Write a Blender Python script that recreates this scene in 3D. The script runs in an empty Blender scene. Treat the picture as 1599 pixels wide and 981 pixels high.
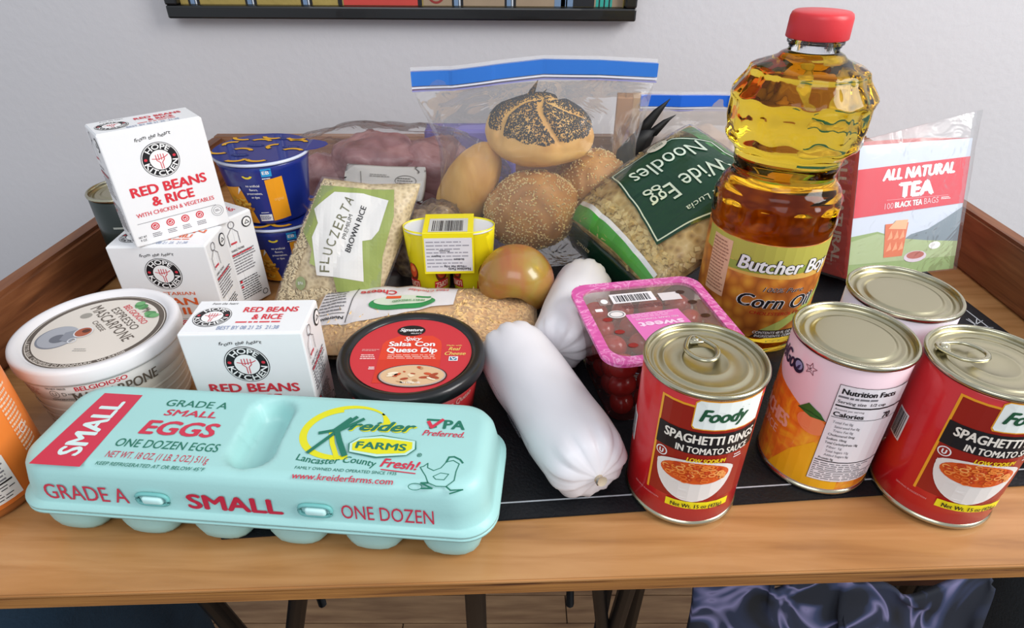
import bpy, bmesh, math, random
from mathutils import Vector, Matrix, Euler, noise
from mathutils.geometry import tessellate_polygon
R = math.radians
SC = bpy.context.scene
COL = SC.collection

# ---------------------------------------------------------------- camera
cam = bpy.data.cameras.new('camera'); camo = bpy.data.objects.new('camera', cam); COL.objects.link(camo)
camo.location = (0, 0, .345); camo.rotation_euler = (R(90-33.4), 0, 0)
cam.sensor_width = 36; cam.lens = 961/1599*36; cam.clip_start = .01
SC.camera = camo
# ---------------------------------------------------------------- light
SC.view_settings.view_transform = 'Standard'; SC.view_settings.look = 'None'
SC.view_settings.exposure = 0.15; SC.view_settings.gamma = 1
w = bpy.data.worlds.new('world'); SC.world = w; w.use_nodes = True
w.node_tree.nodes['Background'].inputs[0].default_value = (.86, .92, 1, 1)
w.node_tree.nodes['Background'].inputs[1].default_value = .62
def area(name, loc, target, sx, sy, power, col=(1, 1, 1)):
    l = bpy.data.lights.new(name, 'AREA'); l.shape = 'RECTANGLE'; l.size = sx; l.size_y = sy; l.energy = power; l.color = col
    o = bpy.data.objects.new(name, l); COL.objects.link(o); o.location = loc
    o.rotation_euler = (Vector(target)-Vector(loc)).to_track_quat('-Z', 'Y').to_euler()
    return o
area('window_light_right', (1.5, -.15, 1.15), (.05, .5, .05), .8, 1.1, 31, (1, .98, .95))
area('fill_light_front', (-.35, -1.3, 1.6), (0, .6, 0), 1.4, 1.0, 13, (.93, .96, 1))  # soft room fill added from the front, not a window

# ---------------------------------------------------------------- helpers
def hexc(h):
    h = h.lstrip('#'); c = [int(h[i:i+2], 16)/255 for i in (0, 2, 4)]
    return tuple((x/12.92 if x <= .04045 else ((x+.055)/1.055)**2.4) for x in c)+(1,)
MATS = {}
def mat(name, color, rough=.5, metal=0, spec=.5, bump=0, bscale=200, coat=0, trans=0, ior=1.45, var=0, vscale=30, aniso=None):
    if name in MATS: return MATS[name]
    m = bpy.data.materials.new(name); m.use_nodes = True; nt = m.node_tree; b = nt.nodes['Principled BSDF']
    c = hexc(color) if isinstance(color, str) else color
    b.inputs['Base Color'].default_value = c; b.inputs['Roughness'].default_value = rough
    b.inputs['Metallic'].default_value = metal; b.inputs['Specular IOR Level'].default_value = spec
    b.inputs['Coat Weight'].default_value = coat; b.inputs['Transmission Weight'].default_value = trans; b.inputs['IOR'].default_value = ior
    if bump or var:
        tc = nt.nodes.new('ShaderNodeTexCoord')
        if var:
            n = nt.nodes.new('ShaderNodeTexNoise'); n.inputs['Scale'].default_value = vscale; n.inputs['Detail'].default_value = 4
            nt.links.new(tc.outputs['Object'], n.inputs['Vector'])
            mx = nt.nodes.new('ShaderNodeMix'); mx.data_type = 'RGBA'
            mx.inputs[6].default_value = tuple(x*(1-var) for x in c[:3])+(1,); mx.inputs[7].default_value = tuple(min(1, x*(1+var)) for x in c[:3])+(1,)
            nt.links.new(n.outputs['Fac'], mx.inputs[0]); nt.links.new(mx.outputs[2], b.inputs['Base Color'])
        if bump:
            n2 = nt.nodes.new('ShaderNodeTexNoise'); n2.inputs['Scale'].default_value = bscale; n2.inputs['Detail'].default_value = 3
            nt.links.new(tc.outputs['Object'], n2.inputs['Vector'])
            bp = nt.nodes.new('ShaderNodeBump'); bp.inputs['Strength'].default_value = bump; bp.inputs['Distance'].default_value = .002
            nt.links.new(n2.outputs['Fac'], bp.inputs['Height']); nt.links.new(bp.outputs['Normal'], b.inputs['Normal'])
    MATS[name] = m; return m
def ramp_mat(name, stops, scale=(1, 1, 1), nscale=10, detail=4, rough=.5, bump=.1, dist=0, kind='noise', bdist=.002, spec=.5, coat=0):
    if name in MATS: return MATS[name]
    m = bpy.data.materials.new(name); m.use_nodes = True; nt = m.node_tree; b = nt.nodes['Principled BSDF']
    b.inputs['Roughness'].default_value = rough; b.inputs['Specular IOR Level'].default_value = spec; b.inputs['Coat Weight'].default_value = coat
    tc = nt.nodes.new('ShaderNodeTexCoord'); mp = nt.nodes.new('ShaderNodeMapping'); mp.inputs['Scale'].default_value = scale
    nt.links.new(tc.outputs['Object'], mp.inputs['Vector'])
    if kind == 'noise':
        n = nt.nodes.new('ShaderNodeTexNoise'); n.inputs['Detail'].default_value = detail; n.inputs['Distortion'].default_value = dist; out = 'Fac'
    else:
        n = nt.nodes.new('ShaderNodeTexVoronoi'); out = 'Distance'
    n.inputs['Scale'].default_value = nscale; nt.links.new(mp.outputs['Vector'], n.inputs['Vector'])
    r = nt.nodes.new('ShaderNodeValToRGB'); e = r.color_ramp.elements
    while len(e) < len(stops): e.new(.5)
    for k, (p, c) in enumerate(stops): e[k].position = p; e[k].color = hexc(c)
    nt.links.new(n.outputs[out], r.inputs['Fac']); nt.links.new(r.outputs['Color'], b.inputs['Base Color'])
    if bump:
        bp = nt.nodes.new('ShaderNodeBump'); bp.inputs['Strength'].default_value = bump; bp.inputs['Distance'].default_value = bdist
        nt.links.new(n.outputs[out], bp.inputs['Height']); nt.links.new(bp.outputs['Normal'], b.inputs['Normal'])
    MATS[name] = m; return m
def film(name, haze=.05, tint='#ffffff', gloss=.35, rough=.12, bump=.5, bscale=25):
    if name in MATS: return MATS[name]
    m = bpy.data.materials.new(name); m.use_nodes = True; nt = m.node_tree; nt.nodes.clear()
    N = nt.nodes.new; L = nt.links.new
    out = N('ShaderNodeOutputMaterial'); tr = N('ShaderNodeBsdfTransparent'); gl = N('ShaderNodeBsdfGlossy'); df = N('ShaderNodeBsdfDiffuse')
    gl.inputs['Roughness'].default_value = rough; df.inputs['Color'].default_value = hexc(tint)
    tc = N('ShaderNodeTexCoord'); n = N('ShaderNodeTexNoise'); n.inputs['Scale'].default_value = bscale; n.inputs['Detail'].default_value = 3; n.inputs['Distortion'].default_value = 1.2
    L(tc.outputs['Object'], n.inputs['Vector']); bp = N('ShaderNodeBump'); bp.inputs['Strength'].default_value = bump; bp.inputs['Distance'].default_value = .006
    L(n.outputs['Fac'], bp.inputs['Height']); L(bp.outputs['Normal'], gl.inputs['Normal'])
    lw = N('ShaderNodeLayerWeight'); lw.inputs['Blend'].default_value = .25; L(bp.outputs['Normal'], lw.inputs['Normal'])
    mu = N('ShaderNodeMath'); mu.operation = 'MULTIPLY'; mu.inputs[1].default_value = gloss; L(lw.outputs['Fresnel'], mu.inputs[0])
    m1 = N('ShaderNodeMixShader'); m1.inputs[0].default_value = haze; L(tr.outputs[0], m1.inputs[1]); L(df.outputs[0], m1.inputs[2])
    m2 = N('ShaderNodeMixShader'); L(mu.outputs[0], m2.inputs[0]); L(m1.outputs[0], m2.inputs[1]); L(gl.outputs[0], m2.inputs[2])
    L(m2.outputs[0], out.inputs[0]); MATS[name] = m; return m

def link(name, me, m, parent=None, smooth=True):
    o = bpy.data.objects.new(name, me); COL.objects.link(o)
    if m is not None:
        for x in (m if isinstance(m, (list, tuple)) else [m]): me.materials.append(x)
    if smooth: me.shade_smooth()
    if parent is not None: o.parent = parent
    return o
def pyobj(name, V, F, m, parent=None, smooth=True):
    me = bpy.data.meshes.new(name); me.from_pydata([tuple(v) for v in V], [], F); me.update()
    return link(name, me, m, parent, smooth)
def bmobj(name, bm, m, parent=None, smooth=False):
    me = bpy.data.meshes.new(name); bm.to_mesh(me); bm.free()
    return link(name, me, m, parent, smooth)
def tag(o, label=None, cat=None, group=None, kind=None):
    for k, v in (('label', label), ('category', cat), ('group', group), ('kind', kind)):
        if v: o[k] = v
    return o
def empty(name, loc, rz, label, cat, group=None):
    o = bpy.data.objects.new(name, None); COL.objects.link(o); o.location = loc; o.rotation_euler = (0, 0, rz)
    o.empty_display_size = .01; return tag(o, label, cat, group)
def empty_m(name, Or, X, Y, label, cat, group=None):
    X = Vector(X).normalized(); Y = Vector(Y); Y = (Y-X*Y.dot(X)).normalized(); Z = X.cross(Y)
    M = Matrix(((X.x, Y.x, Z.x, Or[0]), (X.y, Y.y, Z.y, Or[1]), (X.z, Y.z, Z.z, Or[2]), (0, 0, 0, 1)))
    o = empty(name, Or, 0, label, cat, group); o.rotation_euler = M.to_euler(); return o
def box_bm(x0, y0, z0, x1, y1, z1, bev=0, seg=2, bm=None):
    bm = bm or bmesh.new()
    r = bmesh.ops.create_cube(bm, size=1)
    for v in r['verts']:
        v.co = Vector(((x0+x1)/2+v.co.x*(x1-x0), (y0+y1)/2+v.co.y*(y1-y0), (z0+z1)/2+v.co.z*(z1-z0)))
    if bev:
        es = list({e for v in r['verts'] for e in v.link_edges})
        bmesh.ops.bevel(bm, geom=es, offset=bev, segments=seg, profile=.5, affect='EDGES')
    return bm
def boxo(name, a, b, m, parent=None, bev=0, smooth=False): return bmobj(name, box_bm(*a, *b, bev), m, parent, smooth)
def lathe(name, prof, m, parent=None, seg=64, cx=0, cy=0, f=None, cap0=True, cap1=True, smooth=True):
    V = []; F = []
    for (r, z) in prof:
        for k in range(seg):
            a = 2*math.pi*k/seg; rr = r*(f(a, z) if f else 1); V.append((cx+rr*math.cos(a), cy+rr*math.sin(a), z))
    n = len(prof)
    for i in range(n-1):
        for k in range(seg):
            k2 = (k+1) % seg; F.append((i*seg+k, i*seg+k2, (i+1)*seg+k2, (i+1)*seg+k))
    if cap0 and prof[0][0] > 0: F.append(tuple(range(seg-1, -1, -1)))
    if cap1 and prof[-1][0] > 0: F.append(tuple((n-1)*seg+k for k in range(seg)))
    return pyobj(name, V, F, m, parent, smooth)
def tube(name, pts, r, m, parent=None, seg=8, closed=False, flat=1):
    pts = [Vector(p) for p in pts]; V = []; F = []; n = len(pts); up = Vector((0, 0, 1))
    for i, p in enumerate(pts):
        if closed: d = pts[(i+1) % n]-pts[i-1]
        else: d = pts[min(i+1, n-1)]-pts[max(i-1, 0)]
        d.normalize(); s = d.cross(up)
        if s.length < .01: s = d.cross(Vector((1, 0, 0)))
        s.normalize(); t = s.cross(d)
        rr = r[i] if isinstance(r, (list, tuple)) else r
        for k in range(seg):
            a = 2*math.pi*k/seg; V.append(p+s*rr*math.cos(a)+t*rr*flat*math.sin(a))
    for i in range(n if closed else n-1):
        j = (i+1) % n
        for k in range(seg):
            k2 = (k+1) % seg; F.append((i*seg+k, i*seg+k2, j*seg+k2, j*seg+k))
    if not closed: F.append(tuple(range(seg))); F.append(tuple((n-1)*seg+k for k in range(seg-1, -1, -1)))
    return pyobj(name, V, F, m, parent)
def nz(x, y, z=0): return noise.noise(Vector((x, y, z)))

# ---------------------------------------------------------------- flat print as thin ink geometry on the real surfaces
GL = {}
def text_mesh(s, bold, shear, space):
    key = (s, bold, shear, space)
    if key not in GL:
        c = bpy.data.curves.new('t', 'FONT'); c.body = s; c.resolution_u = 3; c.offset = bold; c.shear = shear; c.space_character = space; c.fill_mode = 'FRONT'
        o = bpy.data.objects.new('t', c); me = bpy.data.meshes.new_from_object(o)
        V = [(v.co.x, v.co.y) for v in me.vertices]; F = [tuple(p.vertices) for p in me.polygons]
        bpy.data.objects.remove(o); bpy.data.curves.remove(c); bpy.data.meshes.remove(me)
        GL[key] = (V, F)
    return GL[key]
class Print:
    def __init__(s, name, parent, fmap, step=0, lift=.0002, ls=.00012):
        s.ls = ls
        s.n, s.p, s.f, s.step, s.l0 = name, parent, fmap, step, lift; s.V = []; s.F = []; s.I = []; s.M = []
    def add(s, V, F, m, L, div=True):
        if s.step and div:
            bm = bmesh.new(); vs = [bm.verts.new((x, y, 0)) for x, y in V]
            for f in F:
                try: bm.faces.new([vs[i] for i in f])
                except ValueError: pass
            for ax in (0, 1):
                lo = min(v[ax] for v in V); hi = max(v[ax] for v in V); k = math.floor(lo/s.step)+1
                while k*s.step < hi-1e-6:
                    co = [0, 0, 0]; co[ax] = k*s.step; no = [0, 0, 0]; no[ax] = 1
                    bmesh.ops.bisect_plane(bm, geom=bm.verts[:]+bm.edges[:]+bm.faces[:], plane_co=co, plane_no=no); k += 1
            bmesh.ops.triangulate(bm, faces=bm.faces[:]); bm.verts.index_update()
            V = [(v.co.x, v.co.y) for v in bm.verts]; F = [tuple(v.index for v in f.verts) for f in bm.faces]; bm.free()
        if m not in s.M: s.M.append(m)
        i = s.M.index(m); b = len(s.V); lf = s.l0+L*s.ls
        s.V += [s.f(x, y, lf) for x, y in V]; s.F += [tuple(b+j for j in f) for f in F]; s.I += [i]*len(F)
    def rect(s, x0, y0, x1, y1, m, L=0): s.add([(x0, y0), (x1, y0), (x1, y1), (x0, y1)], [(0, 1, 2, 3)], m, L)
    def poly(s, pts, m, L=0):
        t = tessellate_polygon([[Vector((x, y, 0)) for x, y in pts]])
        F = []
        for a, b, c in t:
            ar = (pts[b][0]-pts[a][0])*(pts[c][1]-pts[a][1])-(pts[b][1]-pts[a][1])*(pts[c][0]-pts[a][0])
            F.append((a, b, c) if ar > 0 else (a, c, b))
        s.add(list(pts), F, m, L)
    def ell(s, cx, cy, rx, ry, m, L=0, n=28, rot=0, a0=0, a1=360):
        P = []; full = a1-a0 >= 360
        for k in range(n if full else n+1):
            a = R(a0+(a1-a0)*k/n); x, y = rx*math.cos(a), ry*math.sin(a)
            P.append((cx+x*math.cos(rot)-y*math.sin(rot), cy+x*math.sin(rot)+y*math.cos(rot)))
        s.poly(P, m, L)
    def ring(s, cx, cy, rx, ry, w, m, L=0, n=36, a0=0, a1=360, rot=0, w1=None):
        V = []; F = []
        for k in range(n+1):
            a = R(a0+(a1-a0)*k/n); ww = w+((w1 if w1 is not None else w)-w)*k/n
            for q in (0, ww):
                x, y = (rx-q)*math.cos(a), (ry-q)*math.sin(a); V.append((cx+x*math.cos(rot)-y*math.sin(rot), cy+x*math.sin(rot)+y*math.cos(rot)))
        for k in range(n): F.append((2*k+1, 2*k, 2*k+2, 2*k+3))
        s.add(V, F, m, L, False)
    def line(s, pts, w, m, L=0):
        for q_, ((x0, y0), (x1, y1)) in enumerate(zip(pts, pts[1:])):
            d = math.hypot(x1-x0, y1-y0) or 1; nx, ny = -(y1-y0)/d*w/2, (x1-x0)/d*w/2; ex, ey = (x1-x0)/d*w*.3, (y1-y0)/d*w*.3
            s.add([(x0-nx-ex, y0-ny-ey), (x1-nx+ex, y1-ny+ey), (x1+nx+ex, y1+ny+ey), (x0+nx-ex, y0+ny-ey)], [(0, 1, 2, 3)], m, L+.12*(q_ % 3))
    def text(s, t, x, y, w, h, m, L=1, rot=0, bold=.02, shear=0, space=1, warp=None):
        if bold > 0:
            d = bold*h*1.25; ca, sa = math.cos(rot), math.sin(rot)
            st = ((-1, 0), (1, 0), (0, 1), (0, -1)) if bold > .025 else ((-1, 0), (1, 0))
            for k, (i, j) in enumerate(st):
                s.text(t, x+d*(i*ca-j*.6*sa), y+d*(i*sa+j*.6*ca), w-2*d if w else w, h-(d if len(st) > 2 else 0), m, L+.15*k, rot, 0, shear, space, warp)
            return
        bold = 0
        V, F = text_mesh(t, bold, shear, space)
        H, _ = text_mesh('H', bold, 0, 1); hc = max(v[1] for v in H)
        x0 = min(v[0] for v in V); x1 = max(v[0] for v in V); sx = w/(x1-x0) if w else h/hc; ca, sa = math.cos(rot), math.sin(rot); W = []
        for a, b in V:
            px = (a-(x0+x1)/2)*sx; py = (b/hc-.5)*h
            if warp: px, py = warp(px, py)
            W.append((x+px*ca-py*sa, y+px*sa+py*ca))
        s.add(W, F, m, L, False)
    def arc(s, t, cx, cy, r, mid, span, h, m, L=1, bold=.03, bottom=False, ry=1, rot=0):
        if bold > 0:
            d = bold*h*1.3
            for k, (i, j) in enumerate(((-1, 0), (1, 0), (0, 1), (0, -1))): s.arc(t, cx+d*i, cy+d*j*ry, r, mid, span, h, m, L+.15*k, 0, bottom, ry, rot)
            return
        V, F = text_mesh(t, 0, 0, 1); H, _ = text_mesh('H', 0, 0, 1); hc = max(v[1] for v in H)
        x0 = min(v[0] for v in V); x1 = max(v[0] for v in V); W = []
        for a, b in V:
            u = (a-x0)/(x1-x0)-.5; q = b/hc*h
            an, rr = (R(mid+u*span), r-q) if bottom else (R(mid-u*span), r+q)
            px, py = rr*math.cos(an), rr*math.sin(an)*ry
            W.append((cx+px*math.cos(rot)-py*math.sin(rot), cy+px*math.sin(rot)+py*math.cos(rot)))
        s.add(W, F, m, L, False)
    def bars(s, x0, y0, x1, y1, n, m, L=1, fill=.5, seed=0, rot=None):
        rd = random.Random(seed); dy = (y1-y0)/n
        for i in range(n):
            y = y1-(i+.5)*dy; x = x0; e = x1-(x1-x0)*rd.random()*.25
            while x < e:
                l = min((x1-x0)*rd.uniform(.06, .2), e-x)
                s.add([(x, y-dy*fill/2), (x+l, y-dy*fill/2), (x+l, y+dy*fill/2), (x, y+dy*fill/2)], [(0, 1, 2, 3)], m, L, False); x += l+(x1-x0)*.025
    def barcode(s, x0, y0, x1, y1, m, L=1, seed=3, n=26):
        rd = random.Random(seed); x = x0; u = (x1-x0)/n
        while x < x1-u: 
            l = u*rd.choice((.3, .5, .8, 1.1)); s.add([(x, y0), (x+l, y0), (x+l, y1), (x, y1)], [(0, 1, 2, 3)], m, L, False); x += l+u*rd.choice((.4, .6, .9))
    def build(s):
        me = bpy.data.meshes.new(s.n); me.from_pydata(s.V, [], s.F)
        for m in s.M: me.materials.append(m)
        me.polygons.foreach_set('material_index', s.I); me.update()
        o = bpy.data.objects.new(s.n, me); COL.objects.link(o); o.parent = s.p; return o
def ink(h, rough=.45): return mat('ink_'+h.lstrip('#'), h, rough)
def fplane(o, x, y):
    o, x, y = Vector(o), Vector(x).normalized(), Vector(y).normalized(); n = x.cross(y)
    return lambda u, v, l: tuple(o+x*u+y*v+n*l)
def fcyl(r, a0, cx=0, cy=0, rf=None):
    def g(u, v, l):
        q = (rf(v) if rf else r)+l; a = R(a0)+u/r; return (cx+q*math.cos(a), cy+q*math.sin(a), v)
    return g
WH = ink('#f2f1f0'); BK = ink('#18161a'); RD = ink('#d0303f'); GY = ink('#77757a')

# ---------------------------------------------------------------- bag builders
class Pillow:
    def __init__(s, W, H, T, amp=.003, seed=0, kb=.3, p=2.4, shear=0, pinch=.05, fq=22, crease=0):
        s.W, s.H, s.T, s.amp, s.seed, s.kb, s.p, s.shear, s.pinch, s.fq, s.crease = W, H, T, amp, seed, kb, p, shear, pinch, fq, crease
    def at(s, u, v, side=1, off=0):
        u = max(-1, min(1, u)); v = max(-1, min(1, v))
        e = max(0, (1-abs(u)**s.p)*(1-abs(v)**s.p)); t = s.T*e**.5
        x = s.W/2*u*(1-s.pinch*(1-abs(v))**2*2*0-s.pinch*abs(v)**3); y = s.H/2*v*(1-s.pinch*(1-abs(u))); x += s.shear*y
        n = s.amp*(nz(x*s.fq, y*s.fq, s.seed)+.5*nz(x*s.fq*2.6, y*s.fq*2.6, s.seed+7))*min(1, e*5+.15)
        if s.crease: n += s.crease*abs(nz(x*s.fq*1.7+5, y*s.fq*.7, s.seed+3))*min(1, e*4+.3)
        z = (t+n+off) if side > 0 else (-s.kb*t-off+n*.2)
        return Vector((x, y, z))
    def f(s, x, y, l):
        v = y/(s.H/2); xx = x-s.shear*y
        return tuple(s.at(xx/(s.W/2), v, 1, l+.0009))
    def build(s, name, m, parent, nx=40, ny=44, off=0, rim=0):
        V = []; F = []
        for side in (1, -1):
            b = len(V)
            for j in range(ny+1):
                for i in range(nx+1):
                    u, v = -1+2*i/nx, -1+2*j/ny; p = s.at(u, v, side, off)
                    if rim: p.x += rim*u; p.y += rim*v
                    V.append(p)
            for j in range(ny):
                for i in range(nx):
                    a = b+j*(nx+1)+i; q = (a, a+1, a+nx+2, a+nx+1); F.append(q if side > 0 else q[::-1])
        bm = bmesh.new(); vs = [bm.verts.new(v) for v in V]
        for f in F: bm.faces.new([vs[i] for i in f])
        bmesh.ops.remove_doubles(bm, verts=bm.verts[:], dist=.00012)
        return bmobj(name, bm, m, parent, True)
def grains(name, n, pos, m, parent, l, w, seed=1, curl=False, label=None):
    """n small grains placed by pos(rand)->(point, normal)"""
    rd = random.Random(seed); V = []; F = []
    for k in range(n):
        q = pos(rd)
        if q is None: continue
        p, nn = q; nn = nn.normalized(); t = Vector((rd.gauss(0, 1), rd.gauss(0, 1), rd.gauss(0, 1))); t = (t-nn*t.dot(nn)*.8).normalized(); s_ = nn.cross(t).normalized(); nn2 = t.cross(s_)
        L = l*rd.uniform(.8, 1.2); W = w*rd.uniform(.8, 1.2); b = len(V)
        if curl:
            for i in range(5):
                a = (i-2)/2; c = p+t*L*a*.5+nn2*W*math.sin(i*1.9+k)+s_*W*.5*math.cos(i*1.4+k)
                V.append(c+s_*W*.8); V.append(c-s_*W*.8+nn2*W*.5)
            for i in range(4): F.append((b+2*i, b+2*i+1, b+2*i+3, b+2*i+2))
        else:
            V.append(p-t*L/2)
            for c in range(4): a = c*math.pi/2; V.append(p+s_*W/2*math.cos(a)+nn2*W/2*math.sin(a))
            V.append(p+t*L/2)
            for c in range(4): F.append((b, b+1+(c+1) % 4, b+1+c)); F.append((b+5, b+1+c, b+1+(c+1) % 4))
    o = pyobj(name, V, F, m, parent, not curl); o['kind'] = 'stuff'
    return o

# ================================================================ setting
wallm = mat('wall_paint', '#cbc9cc', .9, spec=.2, bump=.25, bscale=90, var=.02, vscale=2)
tag(boxo('wall_back', (-2.2, .975, -.75), (2.2, 1.08, 1.7), wallm), kind='structure')
floorm = ramp_mat('floor_wood', [(.3, '#8a684c'), (.7, '#b8946e')], (3, 30, 1), 3, 5, .6, .1)
fl = tag(boxo('floor', (-2.2, -1.6, -.80), (2.2, .975, -.752), mat('floor_gap', '#2e1f16', .8)), kind='structure')
bmp = None
k = 0
for i in range(22):
    y0 = -.25+i*.055
    for x0, x1 in ((-1.2+.3*(i % 3), -.2+.3*(i % 3)), (-.198+.3*(i % 3), .8+.3*(i % 3))):
        boxo('floor_board', (x0, y0, -.752), (x1, y0+.0535, -.748), floorm, fl, .0008)

# framed painting on the wall
wd = Vector((.6575, 0, -.0042)).normalized()
fr = empty('framed_painting', (-.1545, .973, .2133), 0, 'abstract painting in a thin black frame hanging on the grey wall', 'painting')
fr.rotation_euler = (0, .0064, 0)
fb = mat('frame_black', '#0d0e10', .35, coat=.3)
for a, b in (((-.3288, -.022, 0), (.3288, 0, .017)), ((-.3288, -.022, .45), (.3288, 0, .467)), ((-.3288, -.022, .017), (-.3118, 0, .45)), ((.3118, -.022, .017), (.3288, 0, .45))):
    boxo('frame_rail', a, b, fb, fr, .0025)
cv = boxo('canvas', (-.3115, -.010, .0172), (.3115, -.001, .45), mat('canvas_ochre', '#a08a4a', .7, bump=.4, bscale=120, var=.2, vscale=25), fr)
P = Print('painted_panels', cv, fplane((0, -.0101, 0), (1, 0, 0), (0, 0, 1)))
brw = mat('paint_tan', '#98836c', .7, var=.15); blu = mat('paint_greyblue', '#6f87a5', .6, var=.3, vscale=60); dk = ink('#17181d', .7)
P.rect(.03, .0175, .31, .2, brw, 0)
P.rect(-.082, .0175, .026, .2, mat('paint_red', '#c2433b', .7, var=.15), 1); P.rect(-.090, .0175, -.084, .2, dk, 1); P.rect(.022, .0175, .028, .2, dk, 2)
for x in (-.292, -.212, -.134, .078, .152, .228):
    P.rect(x-.008, .0175, x+.008, .2, dk, 1); P.rect(x-.005, .0175, x+.001, .2, blu, 2); P.rect(x+.002, .0175, x+.004, .2, ink('#cfd3da'), 2)
P.rect(.236, .0175, .27, .2, dk, 1); P.rect(.214, .0175, .24, .2, blu, 2); P.rect(.272, .0175, .295, .2, ink('#2f9a8c'), 2)
for x in (.276, .283, .29): P.rect(x, .0175, x+.002, .2, dk, 3)
P.ring(.048, .032, .012, .012, .003, ink('#8c2f2a'), 2, a0=180, a1=360)
P.build()

# ---------------------------------------------------------------- table with raised wooden rim
woodtop = ramp_mat('table_oak', [(.28, '#95663a'), (.46, '#ac7a48'), (.6, '#b78553'), (.8, '#c2925f')], (1.1, 14, 14), 6, 7, .38, .12, .6, coat=.15)
woodedge = ramp_mat('table_edge', [(.3, '#4d2a14'), (.42, '#8a5a2c'), (.7, '#b07a3e')], (1.5, 10, 60), 5, 7, .5, .5, .8)
woodrim = ramp_mat('rim_walnut', [(.25, '#3f2110'), (.45, '#744426'), (.7, '#8d5a36'), (.85, '#a87248')], (14, 1.4, 22), 4, 6, .5, .35, 1.2)
woodrimb = ramp_mat('rim_walnut_back', [(.25, '#6b4630'), (.5, '#8a6248'), (.8, '#a07a5c')], (1.4, 14, 14), 4, 6, .5, .3, 1)
tb = empty('wooden_table', (.03, .56, -.752), 0, 'oak tray-top table with raised wooden rim, on black metal legs', 'table')
def T(x, y, z): return (x-.03, y-.56, z+.752)
def prism(name, pts, z0, z1, m, parent, bev=0, Tf=T):
    bm = bmesh.new(); a = [bm.verts.new(Tf(x, y, z0)) for x, y in pts]; b = [bm.verts.new(Tf(x, y, z1)) for x, y in pts]
    bm.faces.new(a[::-1]); bm.faces.new(b); n = len(pts)
    for i in range(n): bm.faces.new((a[i], a[(i+1) % n], b[(i+1) % n], b[i]))
    if bev: bmesh.ops.bevel(bm, geom=bm.edges[:], offset=bev, segments=2, affect='EDGES')
    return bmobj(name, bm, m, parent)
prism('tabletop', [(-.56, .2065), (.60, .2455), (.60, .93), (-.56, .93)], -.0035, 0, woodtop, tb, .001)
prism('front_edge', [(-.56, .2075), (.60, .2465), (.60, .27), (-.56, .27)], -.0155, -.0036, woodedge, tb, .0012)
prism('front_apron', [(-.56, .275), (.60, .285), (.60, .925), (-.56, .925)], -.022, -.0156, woodrimb, tb)
prism('left_rim', [(-.478, .33), (-.456, .33), (-.424, .905), (-.446, .905)], .0002, .062, woodrim, tb, .004)
prism('left_rim_foot', [(-.50, .27), (-.462, .27), (-.456, .3295), (-.478, .3295)], .0002, .045, woodrim, tb, .008)
prism('right_rim', [(.510, .26), (.530, .26), (.530, .905), (.510, .905)], .0002, .062, woodrim, tb, .003)
prism('back_rim', [(-.446, .9055), (.530, .9055), (.530, .925), (-.446, .925)], .0002, .062, woodrimb, tb, .003)
blk = mat('black_steel', '#101114', .45, metal=.3)
for pts, r in (([(-.372, .42, -.27), (-.26, .42, -.752)], .011), ([(-.235, .42, -.27), (-.36, .42, -.752)], .011), ([(.085, .42, -.2), (.16, .42, -.752)], .0085), ([(.142, .42, -.2), (.098, .42, -.752)], .010), ([(-.03, .3, -.02), (-.034, .3, -.752)], .009)):
    tube('leg', [T(*p) for p in pts], r, blk, tb, 10)
for x0, x1 in ((-.372, -.235), (.085, .142)):
    tube('leg_brace', [T(x0-.01, .42, -.2), T(x1+.01, .42, -.2)], .008, blk, tb, 8)
    tube('leg_riser', [T((x0+x1)/2, .42, -.2), T((x0+x1)/2, .42, -.0225)], .008, blk, tb, 8)
for x in (-.325, .094): tube('leg', [T(x, .62, -.0225), T(x-.005, .6, -.40), T(x+.004, .6, -.64)], .007, blk, tb, 8)
for x in (-.5, .5): tube('leg', [T(x, .86, -.0225), T(x, .86, -.752)], .012, blk, tb, 10)

# black chalk mat
matm = mat('mat_black', '#15161a', .5, spec=.4, bump=.3, bscale=400, var=.15, vscale=40)
mt = prism('chalk_mat', [(-.190, .2542), (.498, .3098), (.452, .80), (-.24, .78)], .0004, .0018, matm, None, .0004, Tf=lambda x, y, z: (x, y, z))
tag(mt, 'black chalk-drawn mat with a thin white border line under the groceries', 'mat')
chalk = mat('chalk', '#b9bcc2', .9, var=.3, vscale=200)
P = Print('chalk_lines', mt, lambda u, v, l: (u, v, .00185+l))
P.line([(-.18, .2690), (.485, .3225)], .0012, chalk); P.line([(.4835, .3225), (.440, .785)], .0012, chalk)
rd = random.Random(5)
for cx, cy, s in ((.178, .40, .012), (.186, .43, .01), (.49-.03, .50, .012), (.455, .54, .010), (.2, .455, .009)):
    for k in range(5):
        a = rd.uniform(0, 3.1); P.line([(cx-s*math.cos(a), cy-s*math.sin(a)), (cx+s*math.cos(a+.4), cy+s*math.sin(a+.4))], .0009, chalk)
P.build()

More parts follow.
